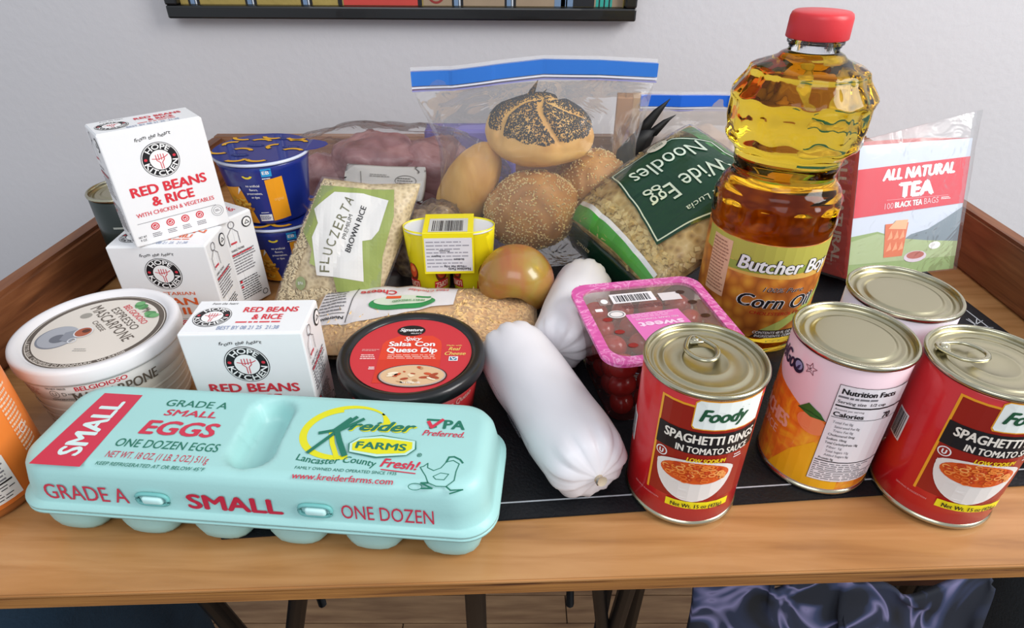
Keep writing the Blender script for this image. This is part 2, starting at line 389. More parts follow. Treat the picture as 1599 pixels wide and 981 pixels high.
# things below the table
def cloth(name, x0, x1, y0, y1, z0, z1, m, label, cat, seed, amp=.04, th=.006):
    V = []; F = []; nx, ny = 60, 40
    for j in range(ny+1):
        for i in range(nx+1):
            u, v = i/nx, j/ny; x = x0+(x1-x0)*u; y = y0+(y1-y0)*v
            f = math.sin(u*17+nz(u*3, v*2, seed)*5)*.5+nz(u*6, v*3, seed+2)
            V.append((x+.02*f, y+.6*amp*f, z0+(z1-z0)*v+amp*f))
    for j in range(ny):
        for i in range(nx): a = j*(nx+1)+i; F.append((a, a+1, a+nx+2, a+nx+1))
    o = pyobj(name, V, F, m); md = o.modifiers.new('s', 'SOLIDIFY'); md.thickness = th; return tag(o, label, cat)
clm = ramp_mat('cloth_pattern', [(0, '#0d0f16'), (.44, '#141a28'), (.49, '#333d5e'), (.54, '#7a769c'), (.57, '#222a42'), (.7, '#0e1016')], (1, 1, 1), 11, 2, .8, .2, 1.5)
stl = empty('low_stool', (.36, .47, -.752), 0, 'low dark wooden stool under the right of the table', 'stool')
boxo('seat', (-.235, -.035, .418), (.17, .15, .438), mat('stool_wood', '#4b2c20', .5, var=.3), stl, .004)
for sx in (-.2, .14):
    for sy in (-.01, .12): tube('leg', [(sx, sy, .4178), (sx*1.05, sy, 0)], .010, blk, stl, 8)
cloth('patterned_cloth', .20, .535, .325, .40, -.50, -.262, clm, 'navy and lavender patterned cloth heaped under the table at right', 'cloth', 4, .022)
gy = tag(bmobj('grey_cushion', box_bm(.59, .30, -.60, .80, .62, -.26, .05, 4), mat('grey_fabric', '#33383c', .95, bump=.6, bscale=300, var=.2), smooth=True), 'dark grey upholstered cushion under the right end of the table', 'cushion')
bx = tag(bmobj('blue_fabric_bag', box_bm(-.80, .30, -.752, -.50, .60, -.29, .04, 4), mat('blue_fabric', '#1c3244', .95, bump=.5, bscale=200, var=.2), smooth=True), 'dark blue fabric bag under the left end of the table', 'bag')

# ================================================================ egg carton
teal = mat('carton_foam', '#a0cfcc', .42, spec=.45, bump=.04, bscale=500, coat=.1)
eg = empty('egg_carton', (-.159, .2895, 0), R(-4.7), 'closed mint-green foam egg carton marked SMALL EGGS, at the front left', 'egg carton')
def rrect(hx, hy, r, n=10):
    pts = []
    for cx, cy, a0 in ((hx-r, hy-r, 0), (-hx+r, hy-r, 90), (-hx+r, -hy+r, 180), (hx-r, -hy+r, 270)):
        for k in range(n+1): a = R(a0+90*k/n); pts.append((cx+r*math.cos(a), cy+r*math.sin(a)))
    out = []
    for i in range(len(pts)):          # densify straight runs
        p, q = pts[i], pts[(i+1) % len(pts)]; d = math.hypot(q[0]-p[0], q[1]-p[1]); m_ = max(1, int(d/.005))
        for k in range(m_): out.append((p[0]+(q[0]-p[0])*k/m_, p[1]+(q[1]-p[1])*k/m_))
    return out
def ringloft(name, rings, m, parent, capn=True, zf=None, smooth=True, cap0=False):
    V = []; F = []; n = len(rings[0][0])
    for pts, z in rings:
        for x, y in pts: V.append((x, y, z+(zf(x, y, z) if zf else 0)))
    for i in range(len(rings)-1):
        for k in range(n): k2 = (k+1) % n; F.append((i*n+k, i*n+k2, (i+1)*n+k2, (i+1)*n+k))
    if capn: F.append(tuple((len(rings)-1)*n+k for k in range(n)))
    if cap0: F.append(tuple(range(n-1, -1, -1)))
    return pyobj(name, V, F, m, parent, smooth)
HX, HY = .1525, .0455
base = rrect(HX, HY, .022)
def sc(fx, ox, oy): return [(x*(1-ox/HX), y*(1-oy/HY)) for x, y in base]
rings = [(sc(0, .001, .001), .0302), (sc(0, -.001, -.001), .0308), (sc(0, -.001, -.001), .0326), (sc(0, .0022, .0022), .0340), (sc(0, .0028, .0028), .035), (sc(0, .004, .0038), .045), (sc(0, .0062, .0055), .0565), (sc(0, .0085, .0075), .0610), (sc(0, .0115, .0105), .0635), (sc(0, .015, .014), .064)]
for k in range(1, 72): t = k/72; rings.append(([(x*(1-.015/HX)*(1-t), y*(1-.014/HY)*(1-t)) for x, y in base], .064))
def dent(x, y, z):
    if z < .0638: return 0
    a = .05; xx = (x+.002)*math.cos(a)+y*math.sin(a); yy = -(x+.002)*math.sin(a)+y*math.cos(a)
    dy = max(0, abs(yy)-.017); d = math.hypot(xx, dy)/.0125
    return -.015*math.exp(-d**6)-.0002*nz(x*60, y*60)
ringloft('lid', rings, teal, eg, zf=dent)
ringloft('lower_flange', [(sc(0, .004, .004), .0272), (sc(0, -.001, -.001), .0276), (sc(0, -.001, -.001), .0292), (sc(0, .001, .001), .0300)], teal, eg, cap0=True)
for i in range(6):
    for j in (-1, 1):
        cx = (i-2.5)*.0495; cy = j*.0225; prof = [(.0135, .0019), (.0165, .0023), (.0195, .0068), (.0215, .014), (.0225, .0275)]
        V = []; F = []; n = 24
        for r, z in prof:
            for k in range(n):
                a = 2*math.pi*k/n; q = r*(1+.05*math.cos(4*a+math.pi)); V.append((cx+q*math.cos(a), cy+q*.96*math.sin(a), z))
        for a_ in range(len(prof)-1):
            for k in range(n): F.append((a_*n+k, a_*n+(k+1) % n, (a_+1)*n+(k+1) % n, (a_+1)*n+k))
        F.append(tuple(range(n-1, -1, -1))); pyobj('egg_cup', V, F, teal, eg)
for x in (-.0575, .0445):
    pyr = [(x+math.copysign(abs(math.cos(R(a)))**.6, math.cos(R(a)))*.0098, -HY+.0028, 0.0432+math.copysign(abs(math.sin(R(a)))**.6, math.sin(R(a)))*.0046) for a in range(0, 360, 15)]
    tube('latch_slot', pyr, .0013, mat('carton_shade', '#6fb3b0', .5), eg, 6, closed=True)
    bmobj('latch_tab', box_bm(x-.0062, -HY+.0005, .0402, x+.0072, -HY+.007, .0462, .002, 3), mat('carton_tab', '#c4ecea', .35), eg, True)
G = ink('#20705c'); RD2 = ink('#c8324a'); YL = ink('#d9d51f'); LT = ink('#8fbab8')
P = Print('printed_top', eg, lambda u, v, l: (u, v, .064+l))
P.poly([(-.131, -.039), (-.0985, -.039), (-.0985, .0265), (-.126, .0265)], RD2)
P.text('SMALL', -.113, -.006, .050, .0145, ink('#cfe6e4'), 1, rot=R(90), bold=.035, warp=None)
P.text('GRADE A', -.056, .0205, .043, .0062, G, bold=.008); P.text('SMALL', -.0555, .0112, .036, .0058, RD2, bold=.035, shear=.1)
P.text('EGGS', -.0555, -.0030, .050, .0125, RD2, bold=.05, shear=.1)
P.text('ONE DOZEN EGGS', -.0555, -.0175, .067, .0066, G, bold=.006); P.text('NET WT. 18 OZ. (1 LB. 2 OZ.) 511g', -.0562, -.0275, .065, .0052, RD2, bold=.0)
P.text('KEEP REFRIGERATED AT OR BELOW 45°F', -.0565, -.0352, .068, .0028, G, bold=.005)
P.ring(.052, .0035, .029, .0245, .006, YL, 0, 40, 100, 280, R(8), .0035); P.ring(.052, .0035, .029, .0245, .0012, YL, 0, 24, 35, 100, R(8), .0035); P.ring(.052, .0035, .029, .0245, .0055, YL, 0, 16, 12, 40, R(8), .0012)
P.text('reider', .0755, .0090, .044, .0088, YL, 1, bold=.05, shear=.35, rot=R(2)); P.text('reider', .0747, .0097, .044, .0088, G, 2, bold=.06, shear=.35, rot=R(2))
P.line([(.036, .0005), (.0445, .0035), (.052, .015)], .0026, G, 3.5); P.line([(.0345, -.0165), (.046, .002), (.0555, .0165)], .0026, G, 4.2)
P.line([(.0605, .015), (.0465, .002)], .0024, G, 4.9); P.line([(.0465, .003), (.051, -.006), (.0575, -.017)], .0036, G, 5.6); P.line([(.043, .002), (.047, -.008), (.053, -.0185)], .003, YL, 1)
hexa = lambda s, t: [(.0585-s, -.0075), (.063-s*.5, -.0022+t*.3), (.0765, .0002+t), (.0985+s*.5, -.0022+t*.3), (.0995+s, -.009), (.0955+s*.5, -.0142-t*.3), (.0775, -.0168-t), (.06-s*.5, -.0142-t*.3)]
P.poly(hexa(.0012, .0012), G, 6.4); P.poly(hexa(.0003, .0003), ink('#b9dfd6'), 7); P.poly([(a*.93+.0055, b*.8-.0016) for a, b in hexa(0, 0)], YL, 8)
P.text('FARMS', .0785, -.0084, .032, .0058, G, 9, bold=.05); P.text('®', .1035, -.013, .003, .003, G, 1)
P.text('Lancaster County', .054, -.0213, .050, .0050, G, bold=.015, shear=.1, warp=lambda x, y: (x, y+.0012*math.sin(x*160))); P.text('Fresh!', .0935, -.0213, .024, .0068, RD2, bold=.035, shear=.25, rot=R(-3))
P.line([(.083, -.0262), (.104, -.0278)], .0008, RD2, 1)
P.text('FAMILY OWNED AND OPERATED SINCE 1935', .062, -.0288, .062, .0022, G, bold=0); P.text('www.kreiderfarms.com', .062, -.0350, .061, .0048, RD2, bold=.012)
P.text('PA', .1208, .0150, .0145, .0082, G, bold=.045); P.line([(.1035, .0165), (.1065, .0115), (.1125, .019)], .0024, RD2, 2); P.line([(.1025, .0185), (.1105, .0185)], .0018, G, 1); P.line([(.1055, .011), (.109, .0125)], .0018, G, 1)
P.text('Preferred.', .1150, .0065, .027, .0048, RD2, bold=.02, shear=.3)
hen = [(.108, -.0215), (.110, -.019), (.1105, -.0225), (.1145, -.0245), (.1185, -.022), (.121, -.017), (.125, -.0155), (.129, -.018), (.128, -.024), (.128, -.031), (.124, -.036), (.118, -.0362), (.113, -.034), (.1105, -.029), (.108, -.0255), (.106, -.0225), (.108, -.0215)]
P.line(hen, .0006, G); P.line([(.121, -.017), (.122, -.013), (.125, -.0125), (.129, -.0145), (.131, -.017)], .0012, G); P.line([(.115, -.029), (.119, -.026), (.124, -.0265), (.122, -.031), (.117, -.031), (.115, -.029)], .0005, G)
P.ring(.106, -.0375, .0042, .0027, .0005, G); P.line([(.113, -.034), (.109, -.0345), (.116, -.038), (.11, -.0385)], .0012, G); P.line([(.124, -.036), (.127, -.0385), (.134, -.0375), (.127, -.041)], .0010, G)
P.build()
slope = .0035/.032
P = Print('printed_front', eg, lambda u, v, l: (u, -HY+.0026+(v-.031)*.085-l-.0002, v))
P.text('GRADE A', -.1005, .0440, .054, .0118, RD2, bold=.004); P.text('SMALL', -.0058, .0435, .060, .0118, ink('#c0253f'), bold=.05); P.text('ONE DOZEN', .0885, .0435, .056, .0108, RD2, bold=.0)
P.build()

# ================================================================ meal boxes
card = mat('white_card', '#ebebec', .35, spec=.4, coat=.1, bump=.08, bscale=60); cardtop = card
def emblem(P, cx, cy, Rr, ry=1, L=0):
    P.ell(cx, cy, Rr, Rr*ry, BK, L, 40); P.ring(cx, cy, Rr*.965, Rr*.965*ry, Rr*.04, WH, L+1, 40); P.ell(cx, cy, Rr*.56, Rr*.56*ry, WH, L+1, 32)
    P.arc('HOPE', cx, cy, Rr*.62, 90, 98, Rr*.27, WH, L+2, .03, ry=ry); P.arc('KITCHEN', cx, cy, Rr*.89, -90, 165, Rr*.27, WH, L+2, .03, True, ry=ry)
    for sx in (-1, 1): P.ell(cx+sx*Rr*.75, cy+Rr*.12*ry, Rr*.09, Rr*.08*ry, RD, L+2, 8)
    PK = ink('#d0505a'); q = lambda a, b: (cx+a*Rr, cy+b*Rr*ry)
    P.line([q(-.05, -.5), q(-.05, -.15), q(-.2, 0), q(-.2, .3)], Rr*.045, PK, L+2); P.line([q(.06, -.5), q(.06, -.15), q(.2, 0), q(.2, .3)], Rr*.045, PK, L+2)
    P.line([q(-.07, 0), q(-.07, .32)], Rr*.045, PK, L+2); P.line([q(.06, 0), q(.06, .32)], Rr*.045, PK, L+2); P.line([q(-.42, .12), q(-.1, .05), q(.25, .12), q(.42, .22)], Rr*.045, PK, L+2)
def meal_box(loc, rz, W, H, D, label, lines, color, top=True, side='right', toptext=('RED BEANS', '& RICE')):
    t = empty('meal_box', loc, rz, label, 'food box', 'white meal boxes')
    boxo('carton', (0, 0, 0), (W, D, H), card, t, .0012)
    bmobj('top_flap', box_bm(.001, .0015, H-.0002, W-.001, D-.001, H+.0006, .0003, 1), card, t)
    bmobj('side_seam', box_bm(W-.0004, D*.30, .002, W+.0005, D*.34, H-.002), card, t)
    P = Print('printed_front', t, fplane((0, 0, 0), (1, 0, 0), (0, 0, 1)))
    cx = W*.5; C_ = ink(color)
    P.text('from the heart', cx-.001, H*.92, W*.35, H*.032, BK, bold=-.005, shear=.3, rot=R(3), warp=lambda x, y: (x, y+.0006*math.sin(x*700)))
    emblem(P, cx-.0005, H*.715, W*.185)
    for (s, yy, ww, hh, b) in lines: P.text(s, cx, H*yy, W*ww, H*hh, C_, bold=b)
    P.rect(W*.08, H*.205, W*.90, H*.209, GY, 0)
    for k in range(4):
        x = W*(.24+.155*k); P.ell(x, H*.155, W*.042, W*.042, RD, 0, 16); P.ring(x, H*.155, W*.030, W*.030, W*.006, WH, 1, 14); P.line([(x-W*.012, H*.155), (x, H*.145), (x+W*.012, H*.162)], W*.007, WH, 2)
        P.bars(x-W*.05, H*.055, x+W*.05, H*.10, 3, GY, 0, .45, k)
    P.ring(W*.90, H*.15, W*.065, W*.065, W*.004, GY, 0); P.ring(W*.90, H*.15, W*.045, W*.045, W*.004, GY, 0); P.bars(W*.875, H*.14, W*.925, H*.165, 2, GY, 0)
    P.text('NET WT', W*.09, H*.085, W*.08, H*.02, BK, bold=0); P.text('9 OZ', W*.09, H*.055, W*.06, H*.02, BK, bold=0)
    P.build()
    P = Print('printed_top', t, fplane((0, 0, H+.0006), (1, 0, 0), (0, 1, 0)))
    P.text('from the heart', W*.24, D*.88, W*.22, D*.06, BK, bold=-.005, shear=.3)
    emblem(P, W*.2, D*.48, W*.155, .95); P.text(toptext[0], W*.66, D*.68, W*.46, D*.15, C_, bold=.03); P.text(toptext[1], W*.66, D*.46, W*.25, D*.15, C_, bold=.03)
    P.bars(W*.42, D*.28, W*.9, D*.34, 1, C_, 0, .6, 2); P.text('BEST BY 08 21 25  21:38', W*.55, D*.15, W*.5, D*.10, ink('#8d9bbb'), bold=.01)
    P.build()
    fs = fplane((W+.0005, 0, 0), (0, 1, 0), (0, 0, 1)) if side == 'right' else fplane((0, D, 0), (0, -1, 0), (0, 0, 1))
    P = Print('printed_side', t, fs)
    P.ring(D*.3, H*.93, D*.10, D*.10, D*.02, GY, 0, 20); P.ell(D*.78, H*.90, D*.15, D*.15, BK, 0, 24); P.ell(D*.78, H*.90, D*.12, D*.12, WH, 1, 24); P.line([(D*.71, H*.885), (D*.78, H*.92), (D*.85, H*.885), (D*.71, H*.885)], D*.02, BK, 2)
    P.line([(D*.12, H*.72), (D*.12, H*.84), (D*.28, H*.9), (D*.44, H*.84), (D*.44, H*.72)], D*.015, GY, 0); P.bars(D*.16, H*.72, D*.4, H*.76, 1, RD, 0, .5)
    P.text('DIRECTIONS', D*.32, H*.665, D*.4, H*.022, BK, bold=.02); P.bars(D*.1, H*.40, D*.85, H*.64, 8, GY, 0, .38, 3); P.bars(D*.1, H*.60, D*.85, H*.63, 1, RD, 1, .5, 5)
    P.bars(D*.1, H*.10, D*.85, H*.34, 9, BK, 0, .35, 6); P.ell(D*.15, H*.31, D*.04, D*.04, RD, 1, 10); P.ell(D*.15, H*.25, D*.04, D*.04, RD, 1, 10)
    P.ring(D*.82, H*.08, D*.09, D*.09, D*.02, BK, 0, 20)
    P.build(); return t
rb = [('RED BEANS', .485, .76, .085, .045), ('& RICE', .375, .43, .085, .045), ('WITH CHICKEN & VEGETABLES', .28, .80, .036, .012)]
meal_box((-.3255, .4775, .0985), R(41), .0805, .098, .040, 'white RED BEANS & RICE box standing on top of the two other white boxes', rb, '#d8323f', side='left')
meal_box((-.356, .481, .0020), R(1.5), .0865, .0955, .042, 'white bean chili box under the upright box, beside the low round white tub', [('VEGETARIAN', .50, .5, .035, .015), ('BEAN', .41, .5, .08, .045), ('CHILI', .30, .5, .08, .045)], '#e2632f', toptext=('BEAN', 'CHILI'))
meal_box((-.3490, .5710, .0020), R(-30), .0865, .0975, .036, 'white box seen by its narrow printed side, between the chili box and the blue cups', rb, '#d8323f')
meal_box((-.2345, .3505, .0020), R(1.5), .0870, .0945, .044, 'white RED BEANS & RICE box standing right behind the egg carton', rb, '#d8323f')

# ================================================================ cans
tin = mat('tin_lid', '#b5ae92', .32, metal=1, bump=.05, bscale=60); tinr = mat('tin_rim', '#b9b49c', .22, metal=1)
def can(name, loc, label, body, H=.113, r=.0372, tab=None, group=None, cat='can'):
    t = empty(name, loc, 0, label, cat, group)
    lathe('paper_label', [(r-.0006, .004), (r, .0045), (r, H-.0048), (r-.0006, H-.0043)], body, t, 96, cap0=False, cap1=False)
    lathe('bottom_rim', [(r-.004, .0008), (r-.002, 0), (r+.0006, .0004), (r+.0011, .0018), (r+.0006, .0034), (r-.0009, .0042)], tinr, t, 72, cap0=True, cap1=False)
    lathe('top_rim', [(r-.0009, H-.0046), (r-.0004, H-.0038), (r+.0009, H-.003), (r+.0012, H-.0012), (r+.0004, H), (r-.0010, H), (r-.0016, H-.0012), (r-.0018, H-.0034)], tinr, t, 96, cap0=False, cap1=False)
    pr_ = [(r-.0018, H-.0032), (r-.0026, H-.0042), (r-.0045, H-.0036), (r-.0058, H-.0033), (r-.0068, H-.0041), (r-.0100, H-.0040), (r-.0108, H-.0033), (r-.0122, H-.0032), (r-.0130, H-.0037), (.016, H-.0037), (.015, H-.0033), (.0135, H-.0033), (.0128, H-.0037), (.004, H-.0037), (0.0001, H-.0037)] if tab is not None else \
          [(r-.0018, H-.0032), (r-.0026, H-.0046), (r-.0050, H-.0046), (r-.0062, H-.0034), (r-.0076, H-.0033), (r-.0090, H-.0043), (r-.0115, H-.0043), (r-.0125, H-.0031), (r-.0140, H-.0030), (.010, H-.0031), (0.0001, H-.0031)]
    lathe('end_lid', pr_, tin, t, 96, cap0=False, cap1=False)
    if tab is not None:
        a, dst = tab; tb_ = bpy.data.objects.new('pull_tab', None); COL.objects.link(tb_); tb_.parent = t; tb_.location = (0, 0, H-.0008); tb_.rotation_euler = (0, 0, R(a)); tb_.empty_display_size = .005
        pts = []
        for k in range(32):
            q = 2*math.pi*k/32; x = dst-.0105+.0135*math.cos(q); y = .0098*math.sin(q)*(1-.42*max(0, math.cos(q))); pts.append((x, y, .0006-.0006*math.cos(q)))
        tube('tab_ring', pts, .0017, tinr, tb_, 8, True, .75)
        bmobj('tab_nose', box_bm(dst-.0045, -.0048, -.0010, dst+.0012, .0048, .0008, .0008, 2), tinr, tb_, True)
        lathe('rivet', [(.0026, -.0032), (.0026, .0010), (.0018, .0016), (.0001, .0017)], tinr, tb_, 20, cx=dst-.0005)
    return t
redl = mat('red_label', '#cc1c22', .28, coat=.3, bump=.03, bscale=30)
dred = ink('#9a2318', .35); ORG = ink('#f0a52a', .35); orr = ink('#d9591f', .35)
def spaghetti(t, a0, r=.0372):
    P = Print('printed_label', t, (lambda g: lambda a, b, l: g(a*1.10, b*1.12, l))(fcyl(r, a0)), .006)
    m = lambda deg: R(deg)*r       # degrees right of the label's left edge -> metres
    P.rect(0, .0225, .062, .0915, dred, 0)
    P.rect(-.0006, .0215, .0008, .093, ORG, 1); P.rect(0, .0916, .062, .0930, ORG, 1)
    P.poly([(.0178, .0790), (.019, .0772), (.058, .0772), (.058, .0975), (.0200, .0975), (.0178, .0955)], ORG, 2)
    P.poly([(.0184, .0795), (.0198, .0780), (.0575, .0780), (.0575, .0968), (.0202, .0968), (.0184, .0950)], ink('#eef3ee'), 3)
    P.text('Foody', .0345, .0875, .027, .0085, ink('#1e5538'), 4, bold=.05, shear=.3); P.text('˙˙', .045, .0925, .005, .001, ink('#1e5538'), 4)
    P.rect(.0004, .0590, .060, .0752, BK, 2)
    P.text('SPAGHETTI RINGS', .0310, .0702, .053, .0062, ink('#f1e9dd'), 4, bold=.035); P.text('IN TOMATO SAUCE', .0330, .0622, .042, .0046, ink('#f1e9dd'), 4, bold=.03)
    P.text('LOW SODIUM', .0300, .0548, .022, .0030, ink('#f5cf1f'), 4, bold=.045, shear=.2)
    P.ell(.0048, .0545, .0034, .0034, WH, 2, 20); P.ell(.0048, .0545, .0027, .0027, dred, 3, 20); P.text('U', .0048, .0545, .0026, .0032, WH, 4, bold=.05)
    bowl = [(.0035, .0485)]+[(.0255-.022*math.cos(R(a)), .046-.0245*math.sin(R(a))*(1 if a < 90 else 1)) for a in range(6, 175, 8)]+[(.0475, .0485)]
    P.poly(bowl, ink('#e9e2dc'), 3); P.ell(.0255, .0468, .0222, .0072, ink('#e9e2dc'), 4); P.ell(.0255, .0445, .0195, .0082, orr, 5)
    rd = random.Random(8)
    for k in range(60):
        a = rd.uniform(0, 6.28); q = math.sqrt(rd.random()); x, y = .0255+q*.0175*math.cos(a), .0447+q*.0070*math.sin(a); s = rd.uniform(.0016, .0024)
        P.ring(x, y, s, s*.7, .0008, ink(rd.choice(['#f08a3a', '#e8702a', '#f5a55a', '#c9401a'])), 6+k % 5, 12)
    P.rect(.0125, .0158, .050, .0215, ink('#f4e01c'), 6); P.text('Net Wt. 15 oz (425g)', .0305, .0187, .030, .0030, BK, 12, bold=.025)
    P.text('SERVING SUGGESTION', -.001, .0175, .018, .0012, ink('#e8a0a0'), 1, bold=0); P.bars(.046, .054, .052, .058, 2, WH, 4, .4)
    P.rect(-.031, .040, -.020, .060, WH, 1)
    P.barcode(-.0305, .041, -.0205, .059, BK, 2, 6, 16)
    P.build()
c1 = can('spaghetti_can', (.1195, .3015, .0019), 'red spaghetti rings can with pull tab, standing beside the white tube', redl, tab=(97, .0195), group='red spaghetti cans'); spaghetti(c1, -142)
c2 = can('spaghetti_can', (.2960, .2990, .0019), 'red spaghetti rings can with pull tab, at the right edge beside the peach can', redl, tab=(150, .028), group='red spaghetti cans'); spaghetti(c2, -144)
pinkl = mat('peach_label', '#e3c6cd', .25, coat=.4, bump=.03, bscale=30)
c3 = can('peach_can', (.2235, .3275, .0019), 'peach can with pale pink and orange label showing nutrition facts', pinkl)
pf = ramp_mat('peach_print', [(.3, '#d9541f'), (.5, '#ee8427'), (.7, '#f7b52c')], (1, 1, 1), 55, 3, .3, 0, 1.5, coat=.3)
P = Print('printed_label', c3, fcyl(.0372, -180), .006)
u = lambda d: R(d+180)*.0372
top_edge = [(u(-250), .078), (u(-230), .083), (u(-200), .079), (u(-185), .075), (u(-165), .072), (u(-150), .068), (u(-140), .064), (u(-120), .064), (u(-60), .06), (u(-20), .05)]
P.poly([(u(-250), .0055)]+[(u(-20), .0055)]+top_edge[::-1], pf, 0)
P.poly([(u(-165), .0055), (u(-90), .0055), (u(-90), .030), (u(-125), .045), (u(-145), .030)], ink('#f3b41e', .3), 1)
P.ell(u(-133), .058, .010, .0075, ink('#ee8a5a', .3), 2, rot=-.3)
P.poly([(u(-150), .0665), (u(-141), .0735), (u(-128), .0690), (u(-122), .0645), (u(-136), .0635)], ink('#2f6b2c', .3), 3); P.line([(u(-150), .0665), (u(-137), .0672), (u(-122), .0645)], .0006, ink('#1d4620'), 4)
P.text('PEACHES', u(-187), .049, .042, .0115, ink('#f2b8a0', .3), 4, bold=.05); P.text('IN JUICE', u(-190), .0365, .032, .0065, ink('#f2c0a8', .3), 4, bold=.02)
P.text('DelGo', u(-190), .094, .026, .012, ink('#2b2a44'), 3, bold=.03, shear=.2)
P.ell(u(-164.5), .0935, .0048, .0052, ink('#24243c'), 4); P.ell(u(-163.5), .0945, .0032, .0032, ink('#8f9fc8'), 5, 14); P.poly([(u(-166), .091), (u(-162), .092), (u(-161), .096), (u(-164), .094)], ink('#35355a'), 6)
st = [(u(-150)+(.0042 if k % 2 == 0 else .0018)*math.cos(R(90+36*k)), .0975+(.0046 if k % 2 == 0 else .002)*math.sin(R(90+36*k))) for k in range(11)]
P.line(st, .0004, ink('#7a4450'), 2); P.text('K', u(-150), .0975, .002, .0025, ink('#5a3440'), 3)
a, b = u(-119), u(-50); NW = ink('#ece6ea', .3)
P.rect(a-.0012, .0135, b, .0965, BK, 4); P.rect(a-.0009, .0138, b, .0962, NW, 5)
P.text('Nutrition Facts', a+.0175, .0920, .033, .0042, BK, 6, bold=.045); P.bars(a, .0860, a+.030, .0890, 1, GY, 6, .5, 2); P.text('Serving size  1/2 cup', a+.015, .0838, .029, .0023, BK, 6, bold=.02)
P.rect(a, .0798, b, .0810, BK, 6); P.text('Amount per serving', a+.009, .0775, .017, .0014, BK, 6, bold=.0); P.text('Calories', a+.0095, .0735, .018, .0036, BK, 6, bold=.045); P.text('70', a+.034, .0738, .006, .0050, BK, 6, bold=.04); P.rect(a, .0704, b, .0708, BK, 6)
for k, (s_, ww) in enumerate((('Total Fat 0g', .012), ('Saturated Fat 0g', .015), ('Trans Fat 0g', .012), ('Cholesterol 0mg', .016), ('Sodium 10mg', .012), ('Total Carbohydrate 18g', .020), ('Fiber 1g', .009), ('Total Sugars 17g', .014), ('Added Sugars 8g', .015))):
    P.text(s_, a+.002+ww/2+(.002 if k in (1, 2, 6, 7, 8) else 0), .0668-k*.0036, ww, .0019, BK if k in (3, 4, 5) else GY, 6, bold=.01)
P.text('Protein 0g', a+.006, .0345, .009, .0018, BK, 6, bold=.02); P.rect(a, .0318, b, .0326, BK, 6); P.bars(a, .0235, b-.006, .031, 4, GY, 6, .4, 4); P.rect(a, .0228, b, .0232, BK, 6); P.bars(a, .0150, b-.002, .0222, 4, GY, 6, .4, 8)
P.build()
c4 = can('silver_can', (.2835, .3800, .0019), 'can with plain white label and ringed lid, between the peach can and the tea box', mat('white_label', '#e2dce6', .25, coat=.4, bump=.03, bscale=30))

# ================================================================ corn oil bottle
def oilmat():
    m = mat('corn_oil', '#f5c81e', .02, trans=1, ior=1.30)
    nt = m.node_tree; b = nt.nodes['Principled BSDF']; b.inputs['Base Color'].default_value = hexc('#fdf0a8')
    v = nt.nodes.new('ShaderNodeVolumeAbsorption'); v.inputs['Color'].default_value = (.985, .87, .02, 1); v.inputs['Density'].default_value = 22
    nt.links.new(v.outputs[0], nt.nodes['Material Output'].inputs['Volume']); return m
clear = mat('clear_plastic', '#f6f8fa', .03, trans=1, ior=1.25)
ob = empty('corn_oil_bottle', (.2285, .4995, .0019), R(0), 'tall clear bottle of yellow corn oil with red cap', 'bottle')
def oilmod(a, z):
    q = 0
    for z0, hz, n, ph, d, wa in ((.208, .012, 12, 0, .045, .17), (.2345, .013, 12, .26, .035, .15), (.134, .008, 12, 0, .04, .16)):
        k = round((a-ph)/(2*math.pi/n)); da = a-ph-k*2*math.pi/n; q -= d*math.exp(-((da/wa)**4+((z-z0)/hz)**4))
    zz = .1865+.0022*math.sin(a*12); q += .03*math.exp(-((z-zz)/.0028)**2); zz = .2225-.002*abs(math.sin(a*6)); q += .022*math.exp(-((z-zz)/.0022)**2)
    for z0 in (.158, .168, .176): q += .012*math.exp(-((z-z0)/.0022)**2)
    q += .018*math.exp(-((z-.1475)/.003)**2)
    return 1+q
def smooth(ctrl, n):
    out = []
    for i in range(n+1):
        z = ctrl[0][1]+(ctrl[-1][1]-ctrl[0][1])*i/n
        for (r0, z0), (r1, z1) in zip(ctrl, ctrl[1:]):
            if z <= z1+1e-9: t = (z-z0)/(z1-z0); t = t*t*(3-2*t); out.append((r0+(r1-r0)*t, z)); break
    return out
oprof = [(.030, .0), (.044, .0008)]+smooth([(.0475, .003), (.050, .008), (.0485, .013), (.0505, .020), (.0500, .07), (.0505, .113), (.0520, .122), (.0520, .140), (.0475, .148), (.0405, .160), (.0420, .174), (.0515, .190), (.0540, .205), (.0535, .222), (.0440, .240), (.0240, .2505), (.0185, .2535)], 120)
lathe('oil_body', oprof, oilmat(), ob, 144, f=lambda a, z: oilmod(a, z) if z > .118 else 1+(.02*math.sin(a*10)*math.exp(-((z-.012)/.004)**2)))
lathe('clear_neck', [(.0186, .2537), (.0180, .256), (.0192, .2572), (.0182, .2585), (.0180, .262), (.0160, .262), (.0160, .2540)], clear, ob, 48)
redcap = mat('red_cap', '#d6343a', .38, bump=.05, bscale=300)
lathe('screw_cap', [(.0218, .2622), (.0222, .2628), (.0219, .2765), (.0212, .2792), (.0195, .2804), (.0001, .2806)], redcap, ob, 96, f=lambda a, z: 1+.008*math.cos(a*48) if z < .277 else 1)
lathe('neck_ring', [(.0185, .2586), (.0205, .2590), (.0205, .2610), (.0185, .2614)], clear, ob, 48)
kern = ramp_mat('corn_print', [(.0, '#f0b440'), (.25, '#e0993a'), (.5, '#c8782e'), (.8, '#a45a24')], (1, 1, .8), 95, 2, .35, 0, kind='voronoi')
OR = lambda z: .0532
lathe('wrap_label', [(.0507, .0215), (.0510, .022), (.0510, .112), (.0507, .1125)], kern, ob, 96, cap0=False, cap1=False)
P = Print('printed_label', ob, fcyl(.0510, -175), .008)
u = lambda d: R(d+175)*.0510
